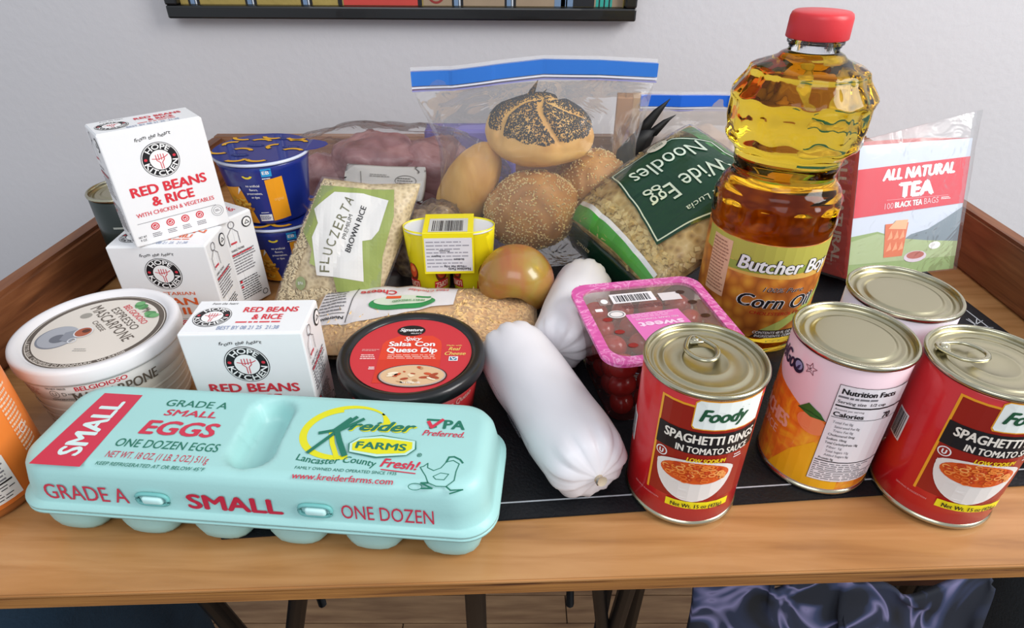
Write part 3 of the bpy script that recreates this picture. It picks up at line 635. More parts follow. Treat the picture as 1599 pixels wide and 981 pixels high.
P.rect(u(-180), .092, u(40), .112, ink('#b9b450'), 0); P.rect(u(-143), .082, u(40), .0925, ink('#e3b45a'), 0)
P.poly([(u(-143), .092), (u(-100), .0925), (u(-60), .096), (u(-60), .088), (u(-143), .084)], ink('#9aa848'), 1)
P.rect(u(-168), .053, u(-143), .108, ink('#e6b795'), 1); P.bars(u(-167), .056, u(-144), .106, 16, ink('#a8745c'), 2, .4, 2)
P.poly([(u(-100), .030), (u(-86), .038), (u(-60), .052), (u(-30), .070), (u(-30), .062), (u(-62), .042), (u(-84), .028)], ink('#a9b45e'), 1)
P.text('Butcher Boy', u(-87), .0935, .086, .0135, BK, 3, bold=.085, shear=.2); P.text('Butcher Boy', u(-87), .0935, .0835, .0128, WH, 4, bold=.035, shear=.2)
P.text('100% Pure', u(-86), .0715, .036, .0045, WH, 3, bold=.03, shear=.3); P.text('100% Pure', u(-86), .0715, .036, .0044, BK, 4, bold=0, shear=.3)
P.text('Corn Oil', u(-88), .0590, .071, .0130, WH, 3, bold=.07, shear=.3); P.text('Corn Oil', u(-88), .0590, .069, .0126, BK, 4, bold=.025, shear=.3)
P.text('CHOLESTEROL FREE', u(-85), .0475, .050, .0032, ink('#b3261c'), 3, bold=.02, shear=.2)
P.poly([(u(-108), .0215), (u(20), .0215), (u(20), .030), (u(-100), .030)], ink('#3a2a1c'), 2)
P.text('CONTENTS 48 FL OZ (1.42L)', u(-80), .0275, .046, .0026, WH, 3, bold=.02, shear=.2); P.text('INGREDIENTS: CORN OIL', u(-80), .0238, .042, .0026, WH, 3, bold=.02, shear=.2)
P.build()

# ================================================================ tubs
wplas = mat('white_plastic', '#e6e3e4', .3, coat=.2)
mas = empty('mascarpone_tub', (-.3225, .3930, .002), R(0), 'low round white mascarpone tub with beige lid label, beside the orange jar', 'tub')
lathe('tub_body', [(.046, 0), (.049, .001), (.0505, .004), (.0540, .038), (.0560, .0565)], mat('clear_tub', '#c9c0b4', .15, coat=.4, var=.15, vscale=40), mas, 80)
lathe('tub_band', [(.0548, .044), (.0552, .0442), (.0572, .0610), (.0570, .0612)], mat('tub_band', '#ddd8d4', .3), mas, 80, cap0=False, cap1=False)
for k in range(4): lathe('tub_rib', [(.0508+.0009*k, .008+.008*k), (.0516+.0009*k, .0095+.008*k), (.0512+.0009*k, .011+.008*k)], MATS['clear_tub'], mas, 64, cap0=False, cap1=False)
lid = lathe('snap_lid', [(.0565, .0600), (.0585, .0602), (.0590, .0625), (.0588, .0700), (.0580, .0722), (.0560, .0728), (.0520, .0722), (.0505, .0700), (.0490, .0692), (.0001, .0692)], wplas, mas, 96)
P = Print('printed_label', mas, lambda a, b, l: (a, b, .0692+l))
BR = ink('#5b5046'); CRM = ink('#dcd3c8')
P.ell(0, 0, .0488, .0488, BR, 0, 64); P.ell(0, -.0002, .0435, .0435, CRM, 1, 64); P.ring(0, 0, .0478, .0478, .0006, CRM, 1, 64)
P.arc('LATTE BAR  CREMERIE DI DENMARK  WI 54208', 0, 0, .0472, -98, 120, .0026, CRM, 3, .01, True)
# lettering reads downwards to the right, as the tub is turned
rt = R(-42)
def rr_(x, y): return (x*math.cos(rt)-y*math.sin(rt), x*math.sin(rt)+y*math.cos(rt))
x, y = rr_(-.0015, .0110); P.text('MASCARPONE', x, y, .068, .0085, BR, 3, rot=rt, bold=.0, space=1.05)
x, y = rr_(0, .0205); P.text('ESPRESSO', x, y, .043, .0060, BR, 3, rot=rt, bold=-.01, space=1.05)
x, y = rr_(0, .0285); P.text('BELGIOIOSO', x, y, .038, .0048, RD, 3, rot=rt, bold=.01)
x, y = rr_(-.004, .0025); P.text('CHEESE', x, y, .019, .0038, BR, 3, rot=rt, bold=-.01)
GR = ink('#4f8a52')
for sx in (-1, 1):
    for k in range(5): x, y = rr_(sx*(.006+.0018*k), .0365+.0012*math.sin(k*2)); P.ell(x, y, .0038, .0032, GR if k % 2 else ink('#6da76c'), 2+k, 14)
x, y = rr_(0, .0375); P.text('My', x, y, .008, .005, BR, 4, rot=rt, bold=.02, shear=.3)
x, y = -.0245, -.0110; SIL = ink('#a9abb2'); P.ell(x, y, .0145, .0150, ink('#7f828c'), 2, 40); P.ell(x+.0006, y+.0004, .0138, .0143, SIL, 3, 40); P.ell(x+.002, y-.002, .006, .0055, ink('#6c6f78'), 4, 30)
P.poly([(x+.003, y+.006), (x+.010, y+.010), (x+.018, y+.002), (x+.010, y-.006), (x+.004, y-.004)], ink('#8b8e97'), 5); P.ring(x+.014, y-.0045, .0032, .0034, .0010, ink('#d5d6da'), 6, 20)
P.ell(x+.0165, y+.0065, .0068, .0070, ink('#dcdcdf'), 6, 30); P.ell(x+.0165, y+.0065, .0058, .0060, ink('#a8583a'), 7, 30); P.ell(x+.0180, y+.0080, .003, .0025, ink('#5c2c1c'), 8, 16)
P.ell(-.0195, .0190, .0045, .0040, ink('#9c968c'), 2, 20); P.bars(-.003, -.029, .008, -.0245, 2, ink('#aaa49c'), 2, .5)
P.build()
P = Print('printed_side', mas, fcyl(.0565, -90, rf=lambda z: .0550+(z-.0442)*.119), .006)
P.text('MASCARPONE', .0355, .0475, .058, .0090, BR, 1, bold=.02); P.text('BELGIOIOSO', .0270, .0560, .034, .0040, RD, 1, bold=.03)
P.text('DO NOT FREEZE', -.003, .0570, .015, .0017, BR, 1); P.ring(-.006, .0515, .0036, .0036, .0004, BR, 1); P.text('U', -.006, .0515, .003, .003, BR, 1, bold=0); P.text('D', .0012, .0515, .003, .0034, BR, 1, bold=0); P.text('KEEP', .0065, .0515, .005, .0016, BR, 1); P.text('REFRIGERATED', -.002, .0462, .016, .0016, BR, 1)
P.bars(-.040, .0475, -.016, .0555, 4, ink('#b0503c'), 1, .25, 4)
P.build()

blp = mat('black_plastic', '#141416', .32, coat=.25, bump=.08, bscale=40)
qs = empty('queso_tub', (-.079, .3865, .002), 0, 'round red salsa con queso dip tub with black-rimmed lid', 'tub')
redtub = mat('queso_red', '#b32a2c', .3, coat=.3)
lathe('tub_body', [(.044, 0), (.046, .001), (.0475, .004), (.0530, .0440)], redtub, qs, 72)
lathe('snap_lid', [(.0550, .0425), (.0570, .0428), (.0578, .0445), (.0576, .0505), (.0560, .0530), (.0530, .0538), (.0500, .0535), (.0485, .0515), (.0480, .0510), (.0001, .0510)], blp, qs, 96)
P = Print('printed_label', qs, lambda a, b, l: (a, b, .0510+l)); QR = ink('#c9363f', .35)
P.ell(0, 0, .0472, .0472, QR, 0, 72)
P.poly([(-.0245, .012), (-.0225, .016), (-.0125, .0235), (.0145, .0235), (.0215, .017), (.023, .010), (.0245, -.0365), (-.0245, -.0365)], ink('#dc432f', .35), 1)
P.poly([(-.0240, -.0085), (.0235, -.0085), (.0245, -.0365), (-.0245, -.0365)], ink('#cf3a2c', .35), 2)
P.ell(-.0040, .0305, .0115, .0075, BK, 3, 36); P.text('Signature', -.0040, .0315, .019, .0042, WH, 4, bold=.03, shear=.3); P.text('SELECT', .0005, .0265, .009, .0014, WH, 4, bold=.02)
P.text('Spicy', -.001, .0190, .014, .0052, WH, 4, bold=.02, shear=.35); P.text('Salsa Con', -.001, .0118, .037, .0062, WH, 4, bold=.045); P.text('Queso Dip', 0, .0038, .040, .0066, WH, 4, bold=.045)
P.bars(-.018, -.0080, .021, -.0018, 3, ink('#f0b8a8'), 4, .45, 3); P.text('Made with', .0330, .0100, .012, .0018, ink('#e9c46a'), 3); P.text('Real', .0335, .0055, .0095, .0042, ink('#eccb6c'), 3, shear=.3, bold=.02); P.text('Cheese', .0345, -.0005, .0165, .0042, ink('#eccb6c'), 3, shear=.3, bold=.02)
P.rect(.0300, -.0100, .0370, -.0045, WH, 3); P.rect(.0308, -.0092, .0362, -.0053, ink('#3f6f8f'), 4); P.line([(.032, -.006), (.0335, -.0085), (.036, -.006)], .0008, WH, 5)
P.bars(-.0395, .0022, -.0255, .0052, 2, ink('#e2a09c'), 3, .5, 1); P.bars(-.0390, -.0085, -.0260, -.0015, 3, ink('#f0c8c4'), 3, .5, 2); P.bars(-.030, -.0210, -.0245, -.017, 2, WH, 3, .5, 2)
P.ell(.0045, -.0285, .0260, .0135, ink('#3a2622'), 5, 48); P.ell(.0045, -.0285, .0250, .0128, ink('#b9a6a0'), 6, 48); P.ell(.0045, -.0283, .0238, .0118, ink('#d9b48c'), 7, 48)
rd = random.Random(2)
for k in range(26):
    a = rd.uniform(0, 6.28); q = rd.random()**.5; x, y = .0045+q*.020*math.cos(a), -.028+q*.0095*math.sin(a); P.ell(x, y, rd.uniform(.001, .0045), rd.uniform(.0006, .0018), ink(rd.choice(['#c4502f', '#e8d2b0', '#b98b62', '#efe0c4', '#a8472c'])), 8+k % 4, 12, rot=rd.uniform(-.6, .6))
P.text('16 OZ (1 LB)', .005, -.0375, .013, .0020, WH, 13, bold=.01)
P.build()
P = Print('printed_side', qs, fcyl(.050, -45, rf=lambda z: .0476+(z-.004)*.137), .006)
P.text('Salsa Con Queso', -.005, .0325, .045, .0052, ink('#e8a8a0'), 1, bold=.03, shear=.2); P.text('Spicy dip', -.005, .0250, .02, .004, ink('#e8a8a0'), 1, bold=.0); P.build()

# ================================================================ jar at the left edge
jr = empty('orange_jar', (-.3765, .2975, 0), 0, 'jar with orange label, cut off by the left edge', 'jar')
lathe('glass_jar', [(.036, .0), (.0405, .0012), (.0425, .005), (.0430, .100), (.0425, .108), (.0380, .120), (.0340, .124)], mat('sauce_glass', '#a9622c', .12, coat=.6, var=.25, vscale=25), jr, 64)
lathe('jar_lid', [(.0355, .1245), (.0385, .1250), (.0385, .142), (.0370, .1440), (.0001, .1442)], mat('lid_brown', '#8c5a44', .4), jr, 64, f=lambda a, z: 1+.006*math.cos(a*40) if z < .143 else 1)
lathe('shoulder_band', [(.0429, .0885), (.0434, .089), (.0434, .1035), (.0429, .104)], mat('band_tan', '#c09a52', .4), jr, 64, cap0=False, cap1=False)
lathe('wrap_label', [(.0430, .0085), (.0434, .009), (.0434, .0880), (.0430, .0885)], mat('orange_label', '#f08436', .35, coat=.2), jr, 80, cap0=False, cap1=False)
P = Print('printed_label', jr, fcyl(.0435, 0), .006)
P.bars(R(4)*.0435, .034, R(24)*.0435, .086, 15, ink('#f6d3b4'), 1, .5, 4); P.ring(R(14)*.0435, .0495, .0036, .0036, .0006, WH, 1)
P.rect(R(-75)*.0435, .0125, R(-16)*.0435, .0465, ink('#e8e4e0'), 1); P.bars(R(-73)*.0435, .028, R(-18)*.0435, .0455, 6, GY, 2, .45, 5); P.rect(R(-73)*.0435, .0265, R(-18)*.0435, .0278, BK, 2); P.bars(R(-73)*.0435, .014, R(-18)*.0435, .0255, 5, BK, 2, .3, 7)
P.build()

# ================================================================ blue cups
bluep = mat('cup_blue', '#1c2f86', .3, coat=.4)
yel = ink('#d9a02c'); navy = ink('#16266e')
def mac_cup(loc, label, rz, tabm):
    t = empty('macaroni_cup', loc, rz, label, 'cup', 'blue macaroni cups')
    body = lathe('cup_body', [(.0345, 0), (.0360, .0006), (.0365, .003), (.0445, .058), (.0452, .0595), (.0452, .0625), (.0445, .0640)], bluep, t, 80)
    lathe('rolled_rim', [(.0452, .0642), (.0475, .0650), (.0480, .0665), (.0470, .0680), (.0450, .0683)], mat('rim_white', '#cfd6ea', .3), t, 80, cap0=False, cap1=False)
    V = []; F = []; n = 64
    for k in range(n):
        a = 2*math.pi*k/n; q = .0476+(.019*math.exp(-((a-R(12))/.24)**2)); V.append((q*math.cos(a), q*math.sin(a), .0686+(.0015*math.sin(a*3) if q > .05 else 0)))
    for k in range(n): V.append((V[k][0], V[k][1], V[k][2]+.0005))
    F = [tuple(range(n-1, -1, -1)), tuple(range(n, 2*n))]+[(k, (k+1) % n, n+(k+1) % n, n+k) for k in range(n)]
    fo = pyobj('foil_lid', V, F, bluep, t, False)
    P = Print('printed_lid', fo, lambda a, b, l: (a, b, .0691+l)); rd = random.Random(11)
    for x, y, a0 in ((-.032, .008, 80), (-.008, .018, 20), (.016, .003, 100), (-.016, -.012, 10), (.010, -.034, 200), (-.012, -.035, 230), (.030, .018, 10), (.035, -.010, 20), (0, .036, 190), (.026, .034, 200), (-.030, .030, 180), (-.037, -.014, 190)):
        P.ring(x, y, .0125, .0100, .0052, ink('#2a2420'), 1, 18, a0-3, a0+138); P.ring(x, y, .0120, .0095, .0042, yel, 2, 18, a0, a0+133)
    for x, y in ((-.008, .006), (.030, .003), (-.012, -.024), (.012, .030)): P.ell(x, y, .009, .0045, navy, 1, 18); P.text('mac & cheese', x, y, .012, .002, ink('#6f87c8'), 3, bold=.0)
    P.build()
    P = Print('printed_cup', t, fcyl(.041, -84, rf=lambda z: .0365+(z-.003)*.1455), .006)
    P.poly([(-.040, .038), (-.016, .043), (-.006, .002), (-.034, .0008)], ink('#eda122'), 1); P.poly([(.010, .050), (.026, .052), (.030, .006), (.0105, .004)], ink('#f0a020'), 1)
    rd = random.Random(3)
    for k in range(22): P.ring(-.030+rd.random()*.019, .008+rd.random()*.024, .0045, .0033, .0018, ink(rd.choice(['#e0ae3a', '#c98a20', '#f0c452', '#b87818'])), 2+k % 4, 12, rd.uniform(0, 200), rd.uniform(220, 400))
    P.poly([(-.020, .034), (-.016, .043), (-.0145, .040)], WH, 7); P.ring(-.0045, .0555, .0048, .0036, .002, ink('#f2d83a'), 2, 14, 190, 350)
    for k, s_ in enumerate(('no artificial', 'flavors,', 'preservatives,', 'or dyes')): P.text(s_, -.002, .0445-k*.0042, (.013, .008, .015, .008)[k], .0024, WH, 2, bold=.02)
    P.rect(.0085, .0535, .0175, .0620, ink('#2d9bd6'), 2); P.text('EB', .0125, .0578, .006, .0035, WH, 3, bold=.03); P.bars(.0085, .0508, .0175, .0525, 1, WH, 2, .6)
    P.rect(-.0035, .0045, .0095, .0120, WH, 2); P.bars(-.003, .006, .009, .0110, 3, navy, 3, .5); P.bars(-.001, .0135, .009, .0150, 1, WH, 2, .5)
    P.text('original', .020, .0285, .009, .0035, ink('#f8c878'), 2, bold=.0)
    P.build(); return t
mac_cup((-.2520, .6200, .002), 'lower of the two stacked blue macaroni cups, mostly in shade', R(5), None)
mac_cup((-.2560, .6180, .0720), 'upper of the two stacked blue macaroni cups, its patterned lid in view', R(-3), None)
# dark can behind the boxes
dc = can('green_can', (-.393, .590, .0005), 'dark green-black can half hidden behind the white boxes by the left rim', mat('dark_label', '#1d2a26', .35, coat=.3), H=.109, r=.033)
P = Print('printed_label', dc, fcyl(.033, -60), .006); P.rect(-.02, .018, .02, .022, ink('#b9c0b8'), 1); P.ell(0, .05, .009, .009, ink('#c6ccc4'), 1); P.text('S', 0, .05, .006, .010, BK, 2, bold=.03); P.bars(-.012, .028, .012, .038, 3, ink('#8a958c'), 1, .4); P.rect(-.02, .078, .02, .080, ink('#b9c0b8'), 1); P.build()
# ================================================================ soft packs and produce
# white tubes
tubem = mat('tube_white', '#e3e0e4', .42, coat=.1, bump=.25, bscale=35, var=.03, vscale=20)
def chub(loc, rz, L, r, label, seed, group=None):
    t = empty('wrapped_tube', loc, rz, label, 'meat tube', 'white wrapped tubes')
    V = []; F = []; n = 64; m_ = 60
    for i in range(m_+1):
        s = -1+2*i/m_; e = max(0, 1-abs(s)**10)**.5; x = L/2*s; q = r*e
        for k in range(n):
            a = 2*math.pi*k/n; w = (abs(s) > .7)*(abs(s)-.7)/.3
            rr = max(.0008, q*(1+.07*w*math.sin(a*11+seed)+.04*w*math.sin(a*23+seed*2))+.0016*nz(x*30, math.cos(a)*1.5, math.sin(a)*1.5+seed)*e)
            V.append((x, rr*math.cos(a), r-.0004+rr*math.sin(a)*.97))
    for i in range(m_):
        for k in range(n): F.append((i*n+k, (i+1)*n+k, (i+1)*n+(k+1) % n, i*n+(k+1) % n))
    body = pyobj('film_casing', V, F, tubem, t)
    for sg in (-1, 1):
        pts = [(sg*(L/2-.002+.0022*k), 0, r+.0006*k) for k in range(4)]; tube('gathered_end', pts, [.0045, .0026, .0022, .0036], mat('tube_tie', '#b8a890', .6), t, 10)
        tube('wire_clip', [(sg*(L/2+.0025), .003*math.cos(a), r+.003*math.sin(a)) for a in [k*.7854 for k in range(8)]], .0008, mat('clip_metal', '#9a9a98', .3, metal=1), t, 6, True)
    return t, (lambda u, v, l: (u, (r+.0012+l)*math.cos(v/r), r+(r+.0012+l)*.97*math.sin(v/r)))
t1, fm = chub((.0255, .3555, .0020), R(-68), .168, .0305, 'white wrapped meat tube lying diagonally beside the egg carton', 1)
P = Print('printed_lines', t1, fm, .005); r = .0305; FG = ink('#8f8d96')
for k in range(4): P.bars(-.052, R(193-6*k)*r, -.012, R(196-6*k)*r, 1, FG, 0, .28, k)
P.line([(-.002, R(176)*r), (.040, R(176)*r), (.040, R(205)*r)], .0004, FG, 0); P.bars(.006, R(178)*r, .026, R(196)*r, 3, FG, 0, .3, 9); P.text('KEEP FROZEN', .014, R(187)*r, .026, .003, FG, 0, bold=0)
P.build()
t2, fm2 = chub((.0575, .4860, .0020), R(-107), .140, .0275, 'white wrapped meat tube behind, between the apple and the tomato pack', 5)
P = Print('printed_lines', t2, fm2, .005); P.bars(.0, R(60)*r, .03, R(75)*r, 3, FG, 0, .25, 9); P.build()

# apple
ap = empty('apple', (.0045, .5300, .0415), R(20), 'red-green apple beside the yellow twin cups', 'apple')
am = ramp_mat('apple_skin', [(.34, '#9c4a34'), (.48, '#a8683a'), (.58, '#a67e38'), (.70, '#a08f3e'), (.85, '#aaa048')], (1, 1, .45), 16, 5, .26, .03, .6, coat=.3)
aprof = []
for i in range(49):
    th_ = math.pi*i/48; rr = .0375*(math.sin(th_)**.92)*(1+.07*math.cos(th_)); zz = .0345-.0345*math.cos(th_)*(1-.40*math.exp(-(math.sin(th_)/.33)**2)); aprof.append((max(.0001, rr), zz))
zmin = min(z for _, z in aprof); aprof = [(r_, z-zmin-.0335) for r_, z in aprof]; ap.rotation_euler = (R(-58), R(10), 0)
lathe('skin', aprof, am, ap, 72, f=lambda a, z: 1+.022*math.cos(5*a)*(abs(z)/.034)**2+.01*math.cos(a+1), cap0=False, cap1=False)
tube('stem', [(0, 0, .017), (.001, .001, .0255), (.003, .002, .0325)], [.0012, .0011, .0018], mat('stem_brown', '#5b4026', .8), ap, 8)

# black packet under the yellow cups
bp_ = empty('black_packet', (-.0750, .5540, .0019), R(-3), 'flat black packet with silver script lying under the yellow twin cups', 'packet')
pk = Pillow(.170, .100, .0110, .0008, 3, .0, 4, fq=18)
pk.build('foil_pouch', mat('black_foil', '#17161a', .3, coat=.4, bump=.2, bscale=30), bp_)
P = Print('printed_lettering', bp_, pk.f); CS = ink('#b9b5ae'); P.text('Truffles', .045, -.036, .05, .008, CS, 2, bold=.0, shear=.4); P.text('RUSSET POTATO', -.020, -.018, .03, .0035, CS, 2); P.text('IDAHO', -.020, -.026, .02, .0035, CS, 2)
P.ring(-.02, -.012, .024, .014, .0006, CS, 2); P.build()

# yellow twin cups (stacked upside down in a printed sleeve)
ye = empty('yellow_twin_cups', (-.0625, .5560, .0135), R(2), 'yellow twin pack of cups in a sleeve with barcode, behind the cheese bag', 'cup pack')
yl = mat('cup_yellow', '#efe01c', .3, coat=.25)
for sx in (-1, 1):
    cx = sx*.0215
    lathe('cup', [(.0185, .0), (.0192, .0008), (.0208, .030), (.0212, .0305), (.0216, .056), (.0222, .0575), (.0222, .0600)], yl, ye, 48, cx=cx, cap1=False)
    lathe('cup_foil', [(.0221, .0600), (.0232, .0604), (.0232, .0615), (.0215, .0611), (.0001, .0611)], mat('foil_white', '#dcdde0', .3), ye, 48, cx=cx, cap0=False, cap1=False)
    P = Print('printed_cup', ye, fcyl(.0205, -90, cx, 0, rf=lambda z: .0192+z*.055), .006)
    for a in (-52, 38): P.ell(R(a)*.0205, .0215, .0070, .0095, ink('#6d2a1a'), 0); P.ell(R(a)*.0205, .023, .0055, .0070, ink('#d8522a'), 1); P.ell(R(a)*.0205+.001, .025, .003, .003, ink('#ee8a4a'), 2)
    for a in (-52, 38): P.poly([(R(a)*.0205-.0085, .0050), (R(a)*.0205+.0085, .0062), (R(a)*.0205+.0080, .0145), (R(a)*.0205-.0082, .0135)], ink('#c8242c'), 3); P.text('LOPEZ', R(a)*.0205, .0098, .0145, .0055, ink('#f1c9b0'), 4, rot=R(184), bold=.03)
    P.build()
oval = [(math.copysign(abs(math.cos(a))**.75, math.cos(a))*.0452, math.sin(a)*.0236) for a in [2*math.pi*k/72 for k in range(72)]]
ye.scale = (1, .84, 1.13)
sh = []
for zz, s_ in ((.0335, .955), (.0345, .96), (.050, .99), (.0626, 1.005)): sh.append(([(x*s_, y*s_) for x, y in oval], zz))
so = ringloft('sleeve', sh, yl, ye, capn=False); md = so.modifiers.new('s', 'SOLIDIFY'); md.thickness = .0006
# strap over the top and down the front
strap = []
bmobj('sleeve_strap', box_bm(-.0245, -.0268, .0632, .0245, .0260, .0641, .0003, 1), yl, ye)
stf = empty('strap_front', (0, -.0255, .0639), 0, None, None); stf.parent = ye; stf.rotation_euler = (R(-4), 0, 0)
bmobj('strap_panel', box_bm(-.0245, -.0012, -.0385, .0245, -.0002, .0, .0003, 1), yl, stf)
P = Print('strap_print', stf, fplane((0, -.0012, 0), (1, 0, 0), (0, 0, 1)))
P.rect(-.0230, -.0360, .0230, -.0045, ink('#dcdae0'), 0)
rd = random.Random(4)
for k in range(8): P.bars(-.0215, -.0075-.0033*k-.0018, .0215, -.0085-.0033*k+.0014, 1, ink('#9a98a2'), 1, .5, k)
P.text('Nutrition Facts', .010, -.0338, .022, .0026, BK, 2, rot=R(180), bold=.03); P.text('Total Fat 1.5g', .005, -.0312, .02, .002, BK, 2, rot=R(180), bold=.01); P.text('Protein', -.004, -.0165, .010, .0018, BK, 2, rot=R(180)); P.text('Sodium', .010, -.0245, .010, .0018, BK, 2, rot=R(180)); P.text('Sugars', -.012, -.0215, .009, .0018, BK, 2, rot=R(180))
P.build()
P = Print('strap_barcode', ye, fplane((0, 0, .0641), (1, 0, 0), (0, 1, 0))); P.rect(-.019, -.024, .019, .012, ink('#c9c8c2'), 0); P.barcode(-.0155, -.022, .0155, .006, BK, 1, 5, 30); P.build()

# brown rice bag
rice = ramp_mat('rice_bed', [(.0, '#a08a66'), (.4, '#c4ae86'), (.8, '#d8c49c')], (1, 1, 1), 260, 2, .6, .4, kind='voronoi')
rb_ = empty_m('rice_bag', (-.1640, .5510, .0630), (.1, .006, -.008), (.03, .50, .80), 'clear bag of brown rice with green and white label', 'rice bag')
pr1 = Pillow(.100, .132, .0175, .0016, 2, .45, 3.2, shear=.34, fq=24, crease=.0045)
pr1.build('rice_fill', rice, rb_, 48, 52, -.0008)
def onp(pl_, u0, u1, v0, v1, lift=.0008, mask=None):
    def g(rd):
        u, v = rd.uniform(u0, u1), rd.uniform(v0, v1)
        if mask and not mask(u, v): return None
        p = pl_.at(u, v, 1, lift); a = pl_.at(u+.02, v, 1, lift)-p; b = pl_.at(u, v+.02, 1, lift)-p; return p, a.cross(b)
    return g
grains('rice_grain', 3400, onp(pr1, -.97, .97, -.97, .97, .0004, lambda u, v: v < -.70 or u < -.74), mat('rice_tan', '#e0cda6', .5, var=.25, vscale=250), rb_, .0075, .0024, 4)
pr1.build('film', film('bag_film', .05, gloss=.55), rb_, 48, 52, .0016, .002)
P = Print('printed_label', rb_, lambda x, y, l: pr1.f(x*.86, y, l+.0014), .004, ls=.0004)
GN = ink('#8f9c55', .4); CW = ink('#d8d6d3', .4)
P.poly([(-.032, .058), (.054, .058), (.054, .030), (.042, -.010), (.040, -.048), (-.008, -.048), (-.012, -.033), (-.038, -.020), (-.036, -.006), (-.048, .012)], GN, 0)
P.poly([(-.030, -.032), (.022, -.036), (.020, .004), (.030, .006), (.038, .015), (.048, .046), (.020, .053), (-.014, .052), (-.036, .034), (-.030, .020), (-.036, .006)], CW, 1)
cx_, cy_, rr0 = .056, -.040, .070
for k, ch in enumerate('FLUCZERTA'):
    a = R(178-k*9.2); P.text(ch, -.0210+.0035*max(0, k-1), -.0255+.0088*k, .0066, .0105, ink('#6b6a50'), 2, rot=R(88-3.5*k), bold=.0)
P.text('BROWN RICE', .0125, .016, .050, .0060, BK, 2, rot=R(70), bold=.02); P.text('PREMIUM', .0030, .0180, .026, .0042, ink('#4a4a46'), 2, rot=R(74), bold=.0)
P.ell(-.0480, -.040, .0058, .0068, ink('#8a9468'), 2); P.text('BPA', -.0480, -.040, .006, .003, CW, 3, bold=0)
P.build()

# meat bag
mb = empty('meat_bag', (-.158, .770, .001), R(-4), 'clear bag of pink-mauve meat with torn white paper tag, behind the rice bag', 'meat bag')
mb.scale = (1, 1, .80)
def blob(name, rx, ry, rz, m, parent, amp=.12, fq=2.2, seed=0, zc=None, n=64, px=2.3, off=0, center=(0, 0)):
    V = []; F = []; mm = n//2; zc = rz if zc is None else zc
    for i in range(1, mm):
        th_ = math.pi*i/mm
        for k in range(n):
            a = 2*math.pi*k/n; d = Vector((math.sin(th_)*math.cos(a), math.sin(th_)*math.sin(a), math.cos(th_)))
            g = (abs(d.x)**px+abs(d.y)**px+abs(d.z)**px)**(-1/px); q = g*(1+amp*nz(d.x*fq+seed, d.y*fq, d.z*fq)+amp*.4*nz(d.x*fq*2.7, d.y*fq*2.7+seed, d.z*fq*2.7))
            V.append((center[0]+d.x*q*(rx+off), center[1]+d.y*q*(ry+off), max(.0005-off*.2, zc+d.z*q*(rz+off))))
    V += [(center[0], center[1], zc+rz*1.0+off), (center[0], center[1], .0006-off*.2 if zc >= rz*.9 else zc-rz)]; nt_ = len(V)-2
    for i in range(mm-2):
        for k in range(n): F.append((i*n+k, (i+1)*n+k, (i+1)*n+(k+1) % n, i*n+(k+1) % n))
    for k in range(n): F.append((nt_, k, (k+1) % n)); F.append((nt_+1, (mm-2)*n+(k+1) % n, (mm-2)*n+k))
    return pyobj(name, V, F, m, parent)
meat = ramp_mat('meat_pink', [(.25, '#7a4648'), (.45, '#a06c6c'), (.6, '#b98a88'), (.75, '#c9a5a2')], (1, 1, 1), 20, 5, .4, .4, 1.5, bdist=.006)
rd = random.Random(6)
for k, (x, y, z, a, b, c) in enumerate(((-.085, 0, .048, .05, .045, .05), (-.02, .0, .082, .06, .045, .050), (.055, .005, .065, .058, .045, .056), (.10, 0, .045, .032, .04, .045), (-.055, -.005, .035, .045, .05, .036), (.02, -.01, .035, .05, .05, .036))):
    bm_ = blob('meat_piece', a, b, c, meat, mb, .22, 2.0, k*3, z, 40, 2.3, 0, (x, y))
blob('bag_film', .138, .060, .070, film('bag_film2', .07, '#e8d8da', gloss=.7, rough=.08, bump=1.0, bscale=22), mb, .16, 2.6, 9, .068, 72, 2.8, .004)
tg = Pillow(.100, .050, .0015, .0022, 5, .0, 4, fq=26)
te = empty('paper_tag', (.012, -.0745, .090), 0, None, None); te.parent = mb; te.rotation_euler = (R(58), 0, R(-3))
tg.build('tag_sheet', mat('tag_paper', '#cdc7c0', .6, bump=.3, bscale=60), te, 30, 16)
P = Print('tag_print', te, tg.f); P.ring(.026, .004, .013, .008, .0008, ink('#6d6862'), 1); P.bars(.016, -.001, .036, .009, 3, ink('#6d6862'), 1, .4); P.bars(-.018, .008, .008, .013, 2, ink('#8a857e'), 1, .4)
P.line([(-.03, .015), (-.027, -.004), (-.031, -.016)], .0008, ink('#6d6862'), 1); P.line([(.0, -.008), (.006, -.014), (.012, -.008), (.015, -.016)], .0007, ink('#6d6862'), 1); P.build()

# small bag of grain behind the rice bag
sb = empty('grain_bag', (-.090, .600, .001), R(25), 'small clear bag of brown seeds between rice bag and yellow cups', 'grain bag')
blob('seed_fill', .042, .024, .040, ramp_mat('seeds', [(.0, '#4a3826'), (.4, '#7a6246'), (.8, '#a08a68')], (1, 1, 1), 170, 2, .6, .5, kind='voronoi'), sb, .2, 2.4, 4, .040, 48)
blob('film', .045, .027, .043, MATS['bag_film2'], sb, .22, 2.6, 4, .042, 48)

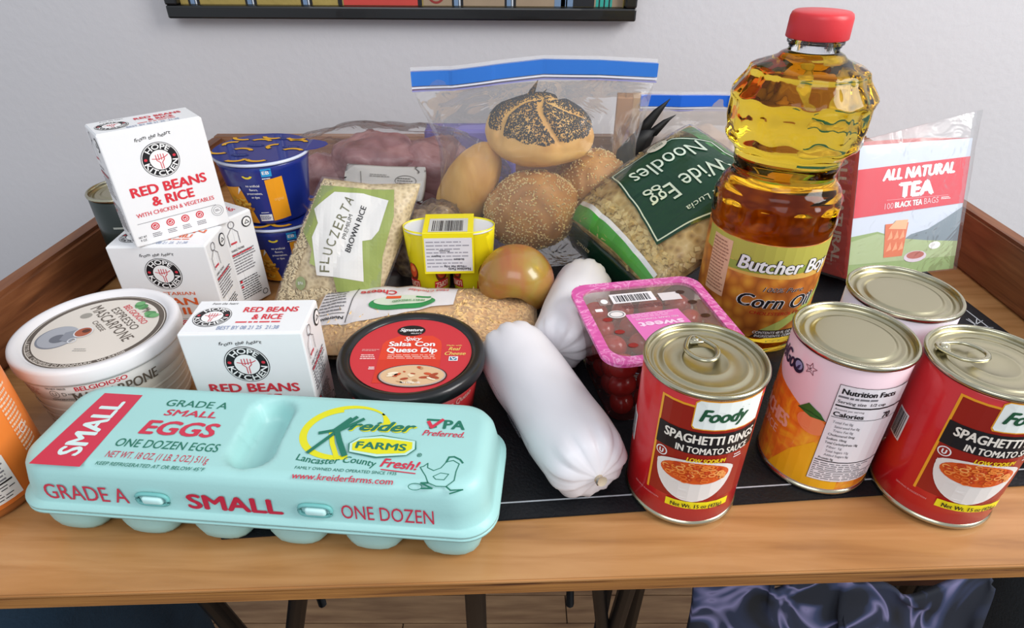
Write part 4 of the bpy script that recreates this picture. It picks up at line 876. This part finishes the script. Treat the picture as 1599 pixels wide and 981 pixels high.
# shredded cheese bag
cb = empty_m('cheese_bag', (-.085, .4830, .0165), (1, -.03, .0), (.02, 1, .05), 'clear bag of shredded orange cheese with white label behind the queso tub', 'cheese bag')
pc = Pillow(.212, .098, .0175, .0022, 6, .85, 3.0, fq=20, crease=.003)
pc.build('cheese_fill', ramp_mat('cheese_bed', [(.3, '#dca04f'), (.5, '#ebb76e'), (.75, '#f2cc92')], (1, 1, 1), 120, 3, .5, .4), cb, 60, 34, -.0006)
grains('cheese_shred', 1500, onp(pc, -.98, .98, -.98, .98, .0002, lambda u, v: v < -.15 or u > .3), mat('cheese_orange', '#f0c684', .5, var=.12, vscale=120), cb, .0120, .0030, 9)
pc.build('film', film('bag_film3', .34, '#f2d2ae', gloss=.5, rough=.1), cb, 60, 34, .0012, .003)
P = Print('printed_label', cb, lambda x, y, l: pc.f(x, y, l+.0012), .005, ls=.0004)
LW = ink('#dcd6d6', .35)
P.poly([(-.098, -.022), (-.064, -.026), (-.020, -.016), (.010, -.002), (.030, .004), (.032, .044), (-.070, .044), (-.098, .036)], LW, 0)
P.text('Cheese', -.044, .0225, .036, .0080, RD, 2, rot=R(180), bold=.03, shear=-.1); P.text('Mild Cheddar', .003, .0305, .040, .005, ink('#d86a6a'), 2, rot=R(182), bold=.02)
P.ell(-.018, .0045, .031, .0125, ink('#2f8a4c'), 2, 40, rot=R(8)); P.ell(-.018, .0080, .027, .0085, ink('#cfd6c2'), 3, 40, rot=R(8)); P.rect(-.034, .0095, -.020, .0140, ink('#e0532e'), 4); P.text('FINELY SHREDDED', -.012, .0055, .030, .0035, ink('#5f9a62'), 5, rot=R(188)); P.rect(-.006, .0125, .008, .0155, ink('#2f8a4c'), 4)
P.line([(-.066, -.024), (-.066, .040)], .0007, BK, 2); P.bars(-.096, -.008, -.069, .034, 8, GY, 2, .35, 4); P.text('Nutrition', -.082, -.017, .026, .0040, BK, 2, rot=R(180), bold=.03); P.rect(-.096, -.0105, -.069, -.0098, BK, 2)
P.build()

# tomato clamshell
tm = empty('tomato_pack', (.1150, .4130, .0020), R(10), 'clear plastic tomato pack with pink patterned rim', 'tomato pack')
pink = ramp_mat('pink_rim', [(.40, '#d0529c'), (.52, '#dc6cae'), (.56, '#eda6cf'), (.62, '#d65fa6')], (1, 1, 1), 70, 2, .35, .1, 2.5)
def sq(h_, r_): return rrect(h_*1.0, h_*.98, r_)
basep = rrect(.0580, .0570, .016)
def sz(f): return [(x*f, y*f) for x, y in basep]
ringloft('clear_tray', [(sz(.74), .001), (sz(.76), .0005), (sz(.80), .004), (sz(.93), .064), (sz(.95), .0655)], film('tray_clear', .28, '#6e3030', gloss=.6, rough=.08), tm, capn=False, cap0=True)
bm = bmesh.new(); out = [bm.verts.new((x, y, .0690)) for x, y in sz(1.0)]; inn = [bm.verts.new((x*.86, y*.84, .0690)) for x, y in basep]; o2 = [bm.verts.new((x, y, .0660)) for x, y in sz(1.0)]; i2 = [bm.verts.new((x*.86, y*.84, .0660)) for x, y in basep]
n = len(out)
for k in range(n):
    j = (k+1) % n; bm.faces.new((out[k], out[j], inn[j], inn[k])); bm.faces.new((o2[k], i2[k], i2[j], o2[j])); bm.faces.new((o2[k], o2[j], out[j], out[k])); bm.faces.new((inn[k], inn[j], i2[j], i2[k]))
bmesh.ops.recalc_face_normals(bm, faces=bm.faces[:]); bmobj('pink_rim', bm, pink, tm)
ringloft('lid_window', [([(x*.86, y*.84) for x, y in basep], .0682), ([(x*.83, y*.81) for x, y in basep], .0668), ([(x*.4, y*.4) for x, y in basep], .0668)], film('lid_clear', .22, '#c9b0a6', gloss=.5, rough=.06, bump=.2), tm, capn=True, smooth=False)
P = Print('printed_lid', tm, lambda a, b, l: (a, b, .0668+l)); PKK = ink('#e07cbc')
P.poly([(-.022, .008), (.024, .010), (.030, -.036), (.0, -.046), (-.018, -.030)], ink('#df6fb4', .3), 0)
P.text('sweet', .003, -.0085, .038, .0075, ink('#f4cfe6'), 2, rot=R(180), bold=.06); P.text('RED GRAPE TOMATOES', .002, -.0005, .036, .0022, ink('#f4cfe6'), 2, rot=R(180)); P.bars(-.018, .002, .021, .008, 3, ink('#f0b8da'), 2, .4, 4); P.text('bite', .008, -.0225, .024, .006, ink('#eb9fce'), 2, rot=R(180), bold=.0)
P.rect(-.026, .0255, .012, .0400, ink('#e9e4e6'), 1); P.barcode(-.023, .0275, .009, .0375, BK, 2, 4, 26); P.rect(.016, .0235, .034, .0355, ink('#d9d0d2'), 1)
P.rect(-.038, .0245, -.0285, .036, ink('#8f7a76'), 1); P.ell(-.033, .030, .003, .0035, WH, 2); P.bars(-.020, .016, .024, .022, 3, ink('#6b4a48'), 1, .6, 2); P.rect(-.044, .016, -.038, .020, WH, 1)
P.ell(-.0285, .0100, .0075, .0055, ink('#e4dcda'), 1); P.ring(-.0285, .0100, .0062, .0044, .0008, GY, 2)
for x, y in ((-.038, .0035), (-.034, -.0145), (-.0295, -.033), (.036, .034), (.040, .017), (.042, -.004)): P.ell(x, y, .0040, .0028, ink('#8c1c14' if x < 0 else '#3a1c10'), 3, 16)
P.build()
tomm = mat('tomato_red', '#b5221a', .22, coat=.4, var=.2, vscale=30)
rd = random.Random(12); V = []; tri = []
base_t = None
for L_ in range(3):
    for i in range(4):
        for j in range(4):
            x = (-.0335+.0224*i)*(1+.06*L_); y = (-.0335+.0224*j)*(1+.06*L_); z = .0125+.0195*L_
            if L_ < 2 and 0 < i < 3 and 0 < j < 3: continue
            if base_t is None:
                o = blob('grape_tomato', .0110, .0095, .0095, tomm, None, .04, 1.5, 2, 0, 20, 2.1); base_t = o.data
                for v in base_t.vertices: pass
                bpy.data.objects.remove(o)
                bm = bmesh.new(); bmesh.ops.create_uvsphere(bm, u_segments=18, v_segments=12, radius=1)
                for v in bm.verts: v.co = Vector((v.co.x*.0118, v.co.y*.0098, v.co.z*.0098))
                base_t = bpy.data.meshes.new('grape_tomato'); bm.to_mesh(base_t); bm.free(); base_t.materials.append(tomm); base_t.shade_smooth()
            o = bpy.data.objects.new('grape_tomato', base_t); COL.objects.link(o)
            o.location = Vector((.1150, .4130, .0020))+Matrix.Rotation(R(10), 3, 'Z') @ Vector((x, y, z)); o.rotation_euler = (0, 0, rd.uniform(0, 3.1))
            tag(o, 'red grape tomato inside the clear pink-rimmed pack', 'tomato', 'grape tomatoes in the clear pack')
# ================================================================ zip bag of bread
def zipbag(name, loc, rz, label, secs, top, m, blue, seed, n=120, zb=.0150):
    """secs: (z, x0, x1, half depth, y centre); top: list of (x, z) of the mouth from left to right"""
    t = empty(name, loc, rz, label, 'zip bag'); V = []; F = []
    def topz(f): q = f*(len(top)-1); i = min(int(q), len(top)-2); u_ = q-i; u_ = u_*u_*(3-2*u_); return top[i][0]+(top[i+1][0]-top[i][0])*u_, top[i][1]+(top[i+1][1]-top[i][1])*u_
    rows = []; M_ = 46
    for j in range(M_+1):
        w_ = j/M_
        q = w_*(len(secs)-1); i = min(int(q), len(secs)-2); u_ = q-i; u_ = u_*u_*(3-2*u_)
        rows.append([secs[i][k]+(secs[i+1][k]-secs[i][k])*u_ for k in range(5)])
    zt = secs[-1][0]
    for j, (z, x0, x1, dp, yc) in enumerate(rows):
        w_ = (z/zt)
        for k in range(n):
            a = 2*math.pi*k/n; ca, sa = math.cos(a), math.sin(a)
            f = .5+.5*math.copysign(abs(ca)**.75, ca); x = x0+(x1-x0)*f; y = math.copysign(abs(sa)**.8, sa)*dp
            tx, tz = topz(f); bl = max(0, (w_-.45)/.55)**1.5
            amp = min(.007, dp*.35+.0006)
            fold = nz(x*22+seed, z*9, (1 if sa > 0 else -1)*2+seed)+.6*abs(nz(x*45, z*26+seed, sa*1.5))-.4*abs(nz(x*30+z*60, z*20-x*30, seed+5+(sa > 0)*3))
            y += (1 if sa > 0 else -1)*amp*fold
            V.append((x+(tx-x)*bl, yc+y, max(.0008, z+(tz-zt)*bl+.002*nz(x*20, y*20, z*20)*(z > .01))))
    for j in range(M_):
        for k in range(n): F.append((j*n+k, j*n+(k+1) % n, (j+1)*n+(k+1) % n, (j+1)*n+k))
    F.append(tuple(range(n-1, -1, -1)))
    b = pyobj('bag_film', V, F, m, t)
    yc = secs[-1][4]
    def strip(nm, z0, z1, y0, th, mm):
        V = []; F = []; q = 40
        for k in range(q+1):
            x, z = topz(k/q)
            for (dy, dz) in ((-th, z0), (-th, z1), (th, z1), (th, z0)): V.append((x, yc+y0+dy+.0015*math.sin(k*.35), z+dz))
        for k in range(q):
            for i in range(4): j = (i+1) % 4; F.append((4*k+i, 4*k+4+i, 4*k+4+j, 4*k+j))
        F += [(0, 1, 2, 3), (4*q+3, 4*q+2, 4*q+1, 4*q)]
        pyobj(nm, V, F, mm, t, False)
    strip('zip_strip', -.0140, -.0005, 0, .0032, blue); strip('zip_ridge', -.0165, -.0150, 0, .0032, mat('zip_white', '#d9dbe6', .3)); strip('zip_line', -.0195, -.0183, 0, .0034, mat('zip_lilac', '#8c8cc0', .3)); strip('bag_lip', -.0004, .0035, 0, .0006, film('lip', .15, '#ffffff'))
    return t
zblue = mat('zip_blue', '#2c6fc6', .35)
bf = film('bread_film', .055, '#ffffff', gloss=.42, rough=.07, bump=1.0, bscale=18)
zipbag('bread_bag', (.0250, .6600, .002), R(8.8), 'big clear zip bag with blue closure holding bread rolls',
       [(.0, -.085, .100, .045, 0), (.02, -.105, .118, .072, 0), (.06, -.108, .122, .076, 0), (.10, -.104, .112, .070, 0), (.135, -.098, .104, .060, 0), (.165, -.103, .112, .032, 0), (.186, -.118, .120, .0022, 0), (.205, -.127, .129, .0012, 0)],
       [(-.127, .2085), (-.088, .2085), (-.045, .2125), (.008, .216), (.065, .214), (.129, .2085)], bf, zblue, 2)
crust = ramp_mat('crust', [(.25, '#b9803c'), (.45, '#d6a35a'), (.65, '#e3b973'), (.8, '#efd098')], (1, 1, 1), 14, 5, .5, .25, 1)
brown = ramp_mat('brown_crust', [(.25, '#8a5c34'), (.45, '#b07d48'), (.65, '#c6955a'), (.8, '#d6ad76')], (1, 1, 1), 16, 5, .55, .3, 1)
poppy = mat('poppy_seed', '#3a3a3f', .5); sesame = mat('sesame_seed', '#dcc48e', .5)
def roll(nm, loc, rot, rx, ry, rz, m, label, cat='bread roll', seed=0, seeds=None, groove=0, group=None):
    t = empty(nm, loc, 0, label, cat, group); t.rotation_euler = rot
    bm = bmesh.new(); bmesh.ops.create_icosphere(bm, subdivisions=5, radius=1)
    def surf(d):
        q = 1+.05*nz(d.x*1.6+seed, d.y*1.6, d.z*1.6)+.012*nz(d.x*7, d.y*7+seed, d.z*7)
        if groove and d.z > 0:
            a = math.atan2(d.y, d.x); rr = math.hypot(d.x, d.y)
            for k in range(5): da = (a-k*1.2566-rr*.9-.3+math.pi) % (2*math.pi)-math.pi; q -= groove*math.exp(-(da*max(rr, .15)/.075)**2)*min(1, d.z*2.5)
        z = d.z*(1 if d.z > 0 else .72)
        return Vector((d.x*rx*q, d.y*ry*q, z*rz*q))
    ds = [v.co.copy() for v in bm.verts]
    for v, d in zip(bm.verts, ds): v.co = surf(d)
    bmobj('crumb', bm, m, t, True)
    if seeds:
        n_, sm, zmin_, sz_ = seeds
        def pos(rd):
            d = Vector((rd.gauss(0, 1), rd.gauss(0, 1), rd.gauss(0, 1))).normalized()
            if d.z < zmin_+.12*nz(d.x*3, d.y*3, 1): return None
            if groove:
                a = math.atan2(d.y, d.x); rr = math.hypot(d.x, d.y)
                for k in range(5):
                    da = (a-k*1.2566-rr*.9-.3+math.pi) % (2*math.pi)-math.pi
                    if abs(da)*max(rr, .15) < .055: return None
            return surf(d)*1.004, d
        grains('seed_topping', n_, pos, sm, t, sz_, sz_*.62, seed+3)
    return t
roll('poppy_roll', (.0295, .6680, .1400), (R(14), R(3), R(10)), .0600, .0480, .0400, crust, 'golden knotted roll with poppy seeds, topmost in the zip bag', seed=1, seeds=(26000, poppy, .34, .0021), groove=.10)
roll('sesame_roll', (.0220, .6400, .0600), (R(35), 0, R(20)), .0540, .0440, .0500, brown, 'brown sesame roll at the front of the zip bag, under the poppy roll', seed=4, seeds=(2600, sesame, -.3, .0030), groove=.03)
roll('sesame_roll', (.0930, .6860, .0720), (R(25), R(10), R(-20)), .0460, .0430, .0440, brown, 'brown sesame roll at the right of the zip bag, beside the noodles', seed=8, seeds=(1600, sesame, -.3, .0030), groove=.03)
roll('plain_roll', (-.0530, .6640, .0740), (R(10), R(28), R(15)), .0300, .0330, .0640, crust, 'long plain golden roll standing at the left of the zip bag', seed=6, groove=.0)

# second zip bag, contents, and things behind
zipbag('flour_bag', (.2530, .8000, .002), R(0), 'second zip bag with blue closure, behind the noodles and oil bottle',
       [(.0, -.075, .085, .030, 0), (.03, -.085, .092, .045, 0), (.07, -.085, .092, .040, 0), (.10, -.085, .09, .026, 0), (.118, -.087, .09, .010, 0), (.130, -.088, .09, .0014, 0), (.145, -.090, .09, .0012, 0)],
       [(-.090, .1470), (-.04, .1470), (.02, .1465), (.09, .1450)], film('bag2_film', .35, '#e4dcd6', gloss=.7, bump=.9, bscale=16), mat('zip_blue_deep', '#1f66d6', .35), 9)
tan = ramp_mat('tan_food', [(.3, '#a38470'), (.6, '#c4a894'), (.8, '#d8c6b8')], (1, 1, 1), 18, 4, .6, .4)
for k, (x, y, z, a, b, c, lb) in enumerate(((.215, .80, .045, .038, .026, .042, 'left'), (.290, .80, .045, .036, .026, .040, 'right'))):
    o = blob('chicken_piece', a, b, c, tan, None, .2, 2.2, k+3, c, 40, 2.2, 0, (0, 0)); o.location = (x, y, .004); tag(o, 'pale tan lump in the second zip bag, the '+lb+' of two', 'food', 'pale food in the second zip bag')
o = blob('chicken_piece', .036, .016, .024, tan, None, .2, 2.2, 8, .026, 40, 2.2, 0, (0, 0)); o.location = (.246, .80, .060); tag(o, 'pale tan lump topmost in the second zip bag', 'food', 'pale food in the second zip bag')
pp = tag(boxo('purple_packet', (-.115, .800, .0005), (.005, .835, .104), mat('purple_box', '#7268b4', .4, var=.1), bev=.004), 'purple packet behind the left side of the bread bag', 'packet')
pp.rotation_euler = (0, 0, 0)
cbx = empty('cardboard_box', (.176, .862, .0005), R(-8), 'brown cardboard carton standing behind the two zip bags', 'box')
kraft = mat('kraft', '#a87a54', .8, bump=.2, bscale=120, var=.08)
boxo('carton', (-.032, 0, 0), (.032, .030, .128), kraft, cbx, .001); bmobj('tape', box_bm(-.010, -.0004, .001, .010, .0304, .1284), mat('tape', '#b89268', .3), cbx)
blackm = mat('claw_black', '#0b0b0d', .6)
def claw(loc, rz, label, sc_, ry):
    t = empty('black_claw_piece', loc, rz, label, 'plant piece'); t.rotation_euler = (0, ry, rz)
    def blade(pts, th): 
        V = []; F = []
        for x, z, w_ in pts: 
            for dx, dy in ((-w_, 0), (0, -th*w_/.01), (w_, 0), (0, th*w_/.01)): V.append((x*sc_+dx*sc_, dy*sc_, z*sc_))
        n = len(pts)
        for i in range(n-1):
            for k in range(4): F.append((4*i+k, 4*i+(k+1) % 4, 4*i+4+(k+1) % 4, 4*i+4+k))
        F += [(3, 2, 1, 0), tuple(4*(n-1)+k for k in range(4))]; return V, F
    V, F = blade([(0, 0, .006), (-.001, .008, .0135), (.002, .020, .0155), (.008, .032, .0125), (.014, .040, .010)], .006); pyobj('husk', V, F, blackm, t)
    for p in ([(.006, .034, .007), (.012, .046, .0065), (.020, .058, .0045), (.029, .068, .0004)], [(.016, .034, .007), (.023, .042, .0055), (.030, .049, .0035), (.038, .054, .0004)]):
        V, F = blade(p, .004); pyobj('prong', V, F, blackm, t)
claw((.1350, .6950, .0880), R(10), 'black two-pronged piece sticking up between the two zip bags', 1.22, R(4))
claw((.0180, .7700, .1040), R(10), 'black two-pronged tip seen behind the poppy roll through the bread bag', .95, R(-12))

# ================================================================ noodle bag
nb = empty_m('noodle_bag', (.1700, .6060, .0830), (.095, -.08, -.005), (.085, .16, .10), 'clear bag of wide egg noodles with dark green label, leaning beside the oil bottle', 'noodle bag')
a_ = R(-19); Xn = nb.rotation_euler.to_matrix() @ Vector((math.cos(a_), math.sin(a_), 0)); Yn = nb.rotation_euler.to_matrix() @ Vector((-math.sin(a_), math.cos(a_), 0)); Zn = Xn.cross(Yn)
nb.rotation_euler = Matrix((Xn, Yn, Zn)).transposed().to_euler()
pn = Pillow(.150, .178, .0300, .0022, 4, .55, 2.6, fq=20, crease=.005)
nbed = ramp_mat('noodle_bed', [(.0, '#94703a'), (.35, '#cba660'), (.8, '#ecd290')], (1, 1, 1), 120, 2, .5, .5, kind='voronoi')
pn.build('noodle_fill', nbed, nb, 44, 54, -.004)
grains('egg_noodle', 1300, onp(pn, -.95, .95, -.95, .9, -.0035, lambda u, v: not (-.85 < u < .9 and -.62 < v < .9)), mat('noodle_yellow', '#f0d494', .4, var=.2, vscale=150), nb, .013, .0028, 5, True)
pn.build('film', film('noodle_film', .05, '#fff6e0', gloss=.9, rough=.08, bump=.7, bscale=20), nb, 44, 54, .0022, .003)
DG = ink('#123c28', .3); LG = ink('#cfdccb', .35); BG = ink('#3fae2c', .3)
P = Print('printed_label', nb, lambda x, y, l: pn.f(x, y, l+.0024), .005, ls=.0004)
rq = R(-6)
def rot2(pts): return [(x*math.cos(rq)-y*math.sin(rq)-.008, x*math.sin(rq)+y*math.cos(rq)+.004) for x, y in pts]
P.poly(rot2([(-.052, -.040), (.058, -.056), (.068, .040), (.040, .074), (-.024, .074), (-.052, .040)]), DG, 0)
P.line(rot2([(-.049, -.038), (.055, -.053), (.065, .039), (.038, .071), (-.022, .071), (-.049, .039), (-.049, -.038)]), .0014, LG, 1)
P.rect(-.066, .070, .066, .088, ink('#4f8a50', .3), 0)
x, y = rot2([(-.020, .014)])[0]; P.text('Noodles', x, y, .086, .0220, LG, 3, rot=R(-97), bold=-.005)
x, y = rot2([(.018, .013)])[0]; P.text('Wide Egg', x, y, .094, .0215, LG, 3, rot=R(-97), bold=-.005)
x, y = rot2([(.0460, .020)])[0]; P.text('Santa Lucia', x, y, .060, .0070, LG, 3, rot=R(-97), bold=.0, shear=.2)
P.ell(-.0560, .030, .0085, .0125, ink('#d5cfbd'), 3); P.text('BEST', -.0540, .030, .012, .0026, DG, 5, rot=R(-97)); P.text('QUALITY', -.0585, .030, .016, .0026, DG, 5, rot=R(-97))
P.build()
# green gusset along the lower edge and folded crimp
P = Print('green_edge_band', nb, lambda x, y, l: pn.f(x, y, l+.0024), .006)
P.poly([(-.068, -.088), (.066, -.088), (.066, -.0800), (-.068, -.0720)], BG, 0); P.poly([(-.068, -.0720), (.066, -.0800), (.066, -.0755), (-.068, -.0670)], WH, 0); P.build()
V = []; F = []
for i in range(13):
    u_ = i/12; x = -.066+.130*u_
    for j in range(7):
        v_ = j/6; V.append((x+.006*v_*(1-2*u_), -.0875-.004*math.sin(v_*3)-.010*v_, .0005-.034*v_+.002*nz(x*60, v_*3)))
for i in range(12):
    for j in range(6): F.append((i*7+j, i*7+j+1, (i+1)*7+j+1, (i+1)*7+j))
gs = pyobj('green_gusset', V, F, mat('gusset_green', '#10301f', .25, coat=.4, bump=.2, bscale=60), nb); md = gs.modifiers.new('s', 'SOLIDIFY'); md.thickness = .0012
P = Print('gusset_print', gs, lambda x, y, l: (x, -.0895-.004*math.sin(y*3)-.010*y-l-.0004, .0005-.034*y)); P.text('Santa', -.035, .35, .022, .14, ink('#c9b98a'), 1, rot=0, bold=.0)
for k in range(6): P.line([(-.05+.004*k, .55), (-.030+.004*k, .98)], .0006, ink('#8a9a8c'), 1)
P.build()
cr = []; 
V = []; F = []
for i in range(9):
    for j in range(9):
        u_, v_ = i/8, j/8; V.append((-.066-.030*u_, -.070-.022*v_+.008*u_, -.004-.030*u_*.6-.004*math.cos(v_*22)-.016*v_))
for i in range(8):
    for j in range(8): F.append((i*9+j, i*9+j+1, (i+1)*9+j+1, (i+1)*9+j))
cp = pyobj('crimped_end', V, F, mat('crimp_green', '#2c4a34', .35, coat=.3), nb); md = cp.modifiers.new('s', 'SOLIDIFY'); md.thickness = .0012

# ================================================================ tea box
te_ = empty_m('tea_box', (.3480, .5540, .0220), (1, .2, 0), (.02, .30, .95), 'film-wrapped box of 100 black tea bags, red with landscape print, at the right', 'tea box')
teared = mat('tea_red', '#d8414f', .35, coat=.3); TW, TH, TD = .128, .135, .066
boxo('carton', (0, 0, -TD), (TW, TH, 0), mat('tea_side_red', '#cf3d33', .45, coat=.1, var=.05), te_, .0015)
P = Print('printed_front', te_, fplane((0, 0, .0002), (1, 0, 0), (0, 1, 0)))
P.rect(0, 0, TW, TH, ink('#ccd4e2'), 0)
P.poly([(0, 0), (TW, 0), (TW, .030), (.10, .040), (.07, .034), (.03, .048), (0, .045)], ink('#8fa66a'), 1); P.poly([(.05, .030), (TW, .028), (TW, .066), (.110, .056), (.090, .046), (.07, .042)], ink('#7c8a94'), 2); P.poly([(.0, .040), (.03, .046), (.05, .040), (.09, .034), (TW, .030), (TW, .014), (0, .016)], ink('#a9b98a'), 3)
P.poly([(0, .064), (TW, .070), (TW, .117), (0, .112)], teared, 4)
P.text('ALL NATURAL', .0700, .1060, .084, .0115, WH, 6, rot=R(2), bold=.07, shear=.15); P.text('TEA', .0690, .0890, .042, .0155, WH, 6, rot=R(2), bold=.09)
P.text('100', .0395, .0735, .010, .0058, ink('#f0b8be'), 6, rot=R(2), bold=0); P.text('BLACK TEA', .0620, .0745, .032, .0058, WH, 6, rot=R(2), bold=.05); P.text('BAGS', .0885, .0755, .017, .0058, ink('#f0c8cc'), 6, rot=R(2), bold=0); P.bars(.1, .0755, .112, .0785, 2, WH, 6, .5)
P.rect(.036, .0795, .108, .0798, ink('#f0b8be'), 6)
P.poly([(.040, .020), (.062, .020), (.065, .055), (.038, .055)], ink('#d9714a'), 5); P.poly([(.042, .050), (.050, .058), (.064, .058), (.063, .048)], ink('#e8b48a'), 6)
for k in range(6): P.poly([(.042+.007*(k % 3), .026+.012*(k//3)), (.048+.007*(k % 3), .028+.012*(k//3)), (.046+.007*(k % 3), .036+.012*(k//3))], ink('#eda078'), 6)
P.ell(.078, .018, .0135, .0060, ink('#d8c8d4'), 5); P.ell(.078, .0195, .0105, .0040, ink('#b4645a'), 6); P.ell(.100, .028, .007, .004, WH, 5)
P.build()
P = Print('printed_side', te_, fplane((-.0002, 0, -TD), (0, 0, 1), (0, 1, 0)))
LT_ = ink('#e2c9bc'); P.text('ALL NATURAL', .046, .070, .110, .0125, LT_, 1, rot=R(-90), bold=.04); P.text('TEA', .024, .045, .045, .0135, LT_, 1, rot=R(-90), bold=.05); P.bars(.010, .010, .05, .028, 4, ink('#cf7a6a'), 1, .4, 3)
P.build()
# cellophane wrap, flared at the top with a crinkled left corner
V = []; F = []; ringn = 72; rows_ = 40
for j in range(rows_+1):
    v_ = j/rows_; y = -.001+(TH+.016)*v_; cl = max(0, (v_-.86)/.14)
    for k in range(ringn):
        a = 2*math.pi*k/ringn; ca, sa = math.cos(a), math.sin(a); den = max(abs(ca), abs(sa)); px_, pz_ = ca/den, sa/den
        x = TW/2+px_*(TW/2+.0025+.006*cl); z = -TD/2+pz_*(TD/2+.0025)*(1-cl*.96)+(TD/2-.001)*cl*.96
        cr_ = .0010*(nz(x*70, y*60, z*70)+.7*abs(nz(x*120, y*110, z*90))) + (.0016*math.sin(y*900+nz(x*40, y*40)*6) if px_ < -.9 and pz_ > .4 else 0)
        V.append((x+cr_*ca*.8, y+(.012*px_*cl), z+abs(cr_)*.8*(1 if pz_ > 0 else -1)))
for j in range(rows_):
    for k in range(ringn): F.append((j*ringn+k, j*ringn+(k+1) % ringn, (j+1)*ringn+(k+1) % ringn, (j+1)*ringn+k))
pyobj('cellophane', V, F, film('cellophane', .05, '#ffffff', gloss=.30, rough=.12, bump=.35, bscale=30), te_)

# crumpled white bag at the right edge
wb = blob('white_plastic_bag', .040, .034, .022, mat('white_bag', '#e4e4ea', .4, bump=.6, bscale=60), None, .35, 3.2, 3, .022, 48, 2.3, 0, (0, 0)); wb.location = (.392, .346, .0005)
tag(wb, 'crumpled white plastic bag at the far right behind the red can', 'plastic bag')
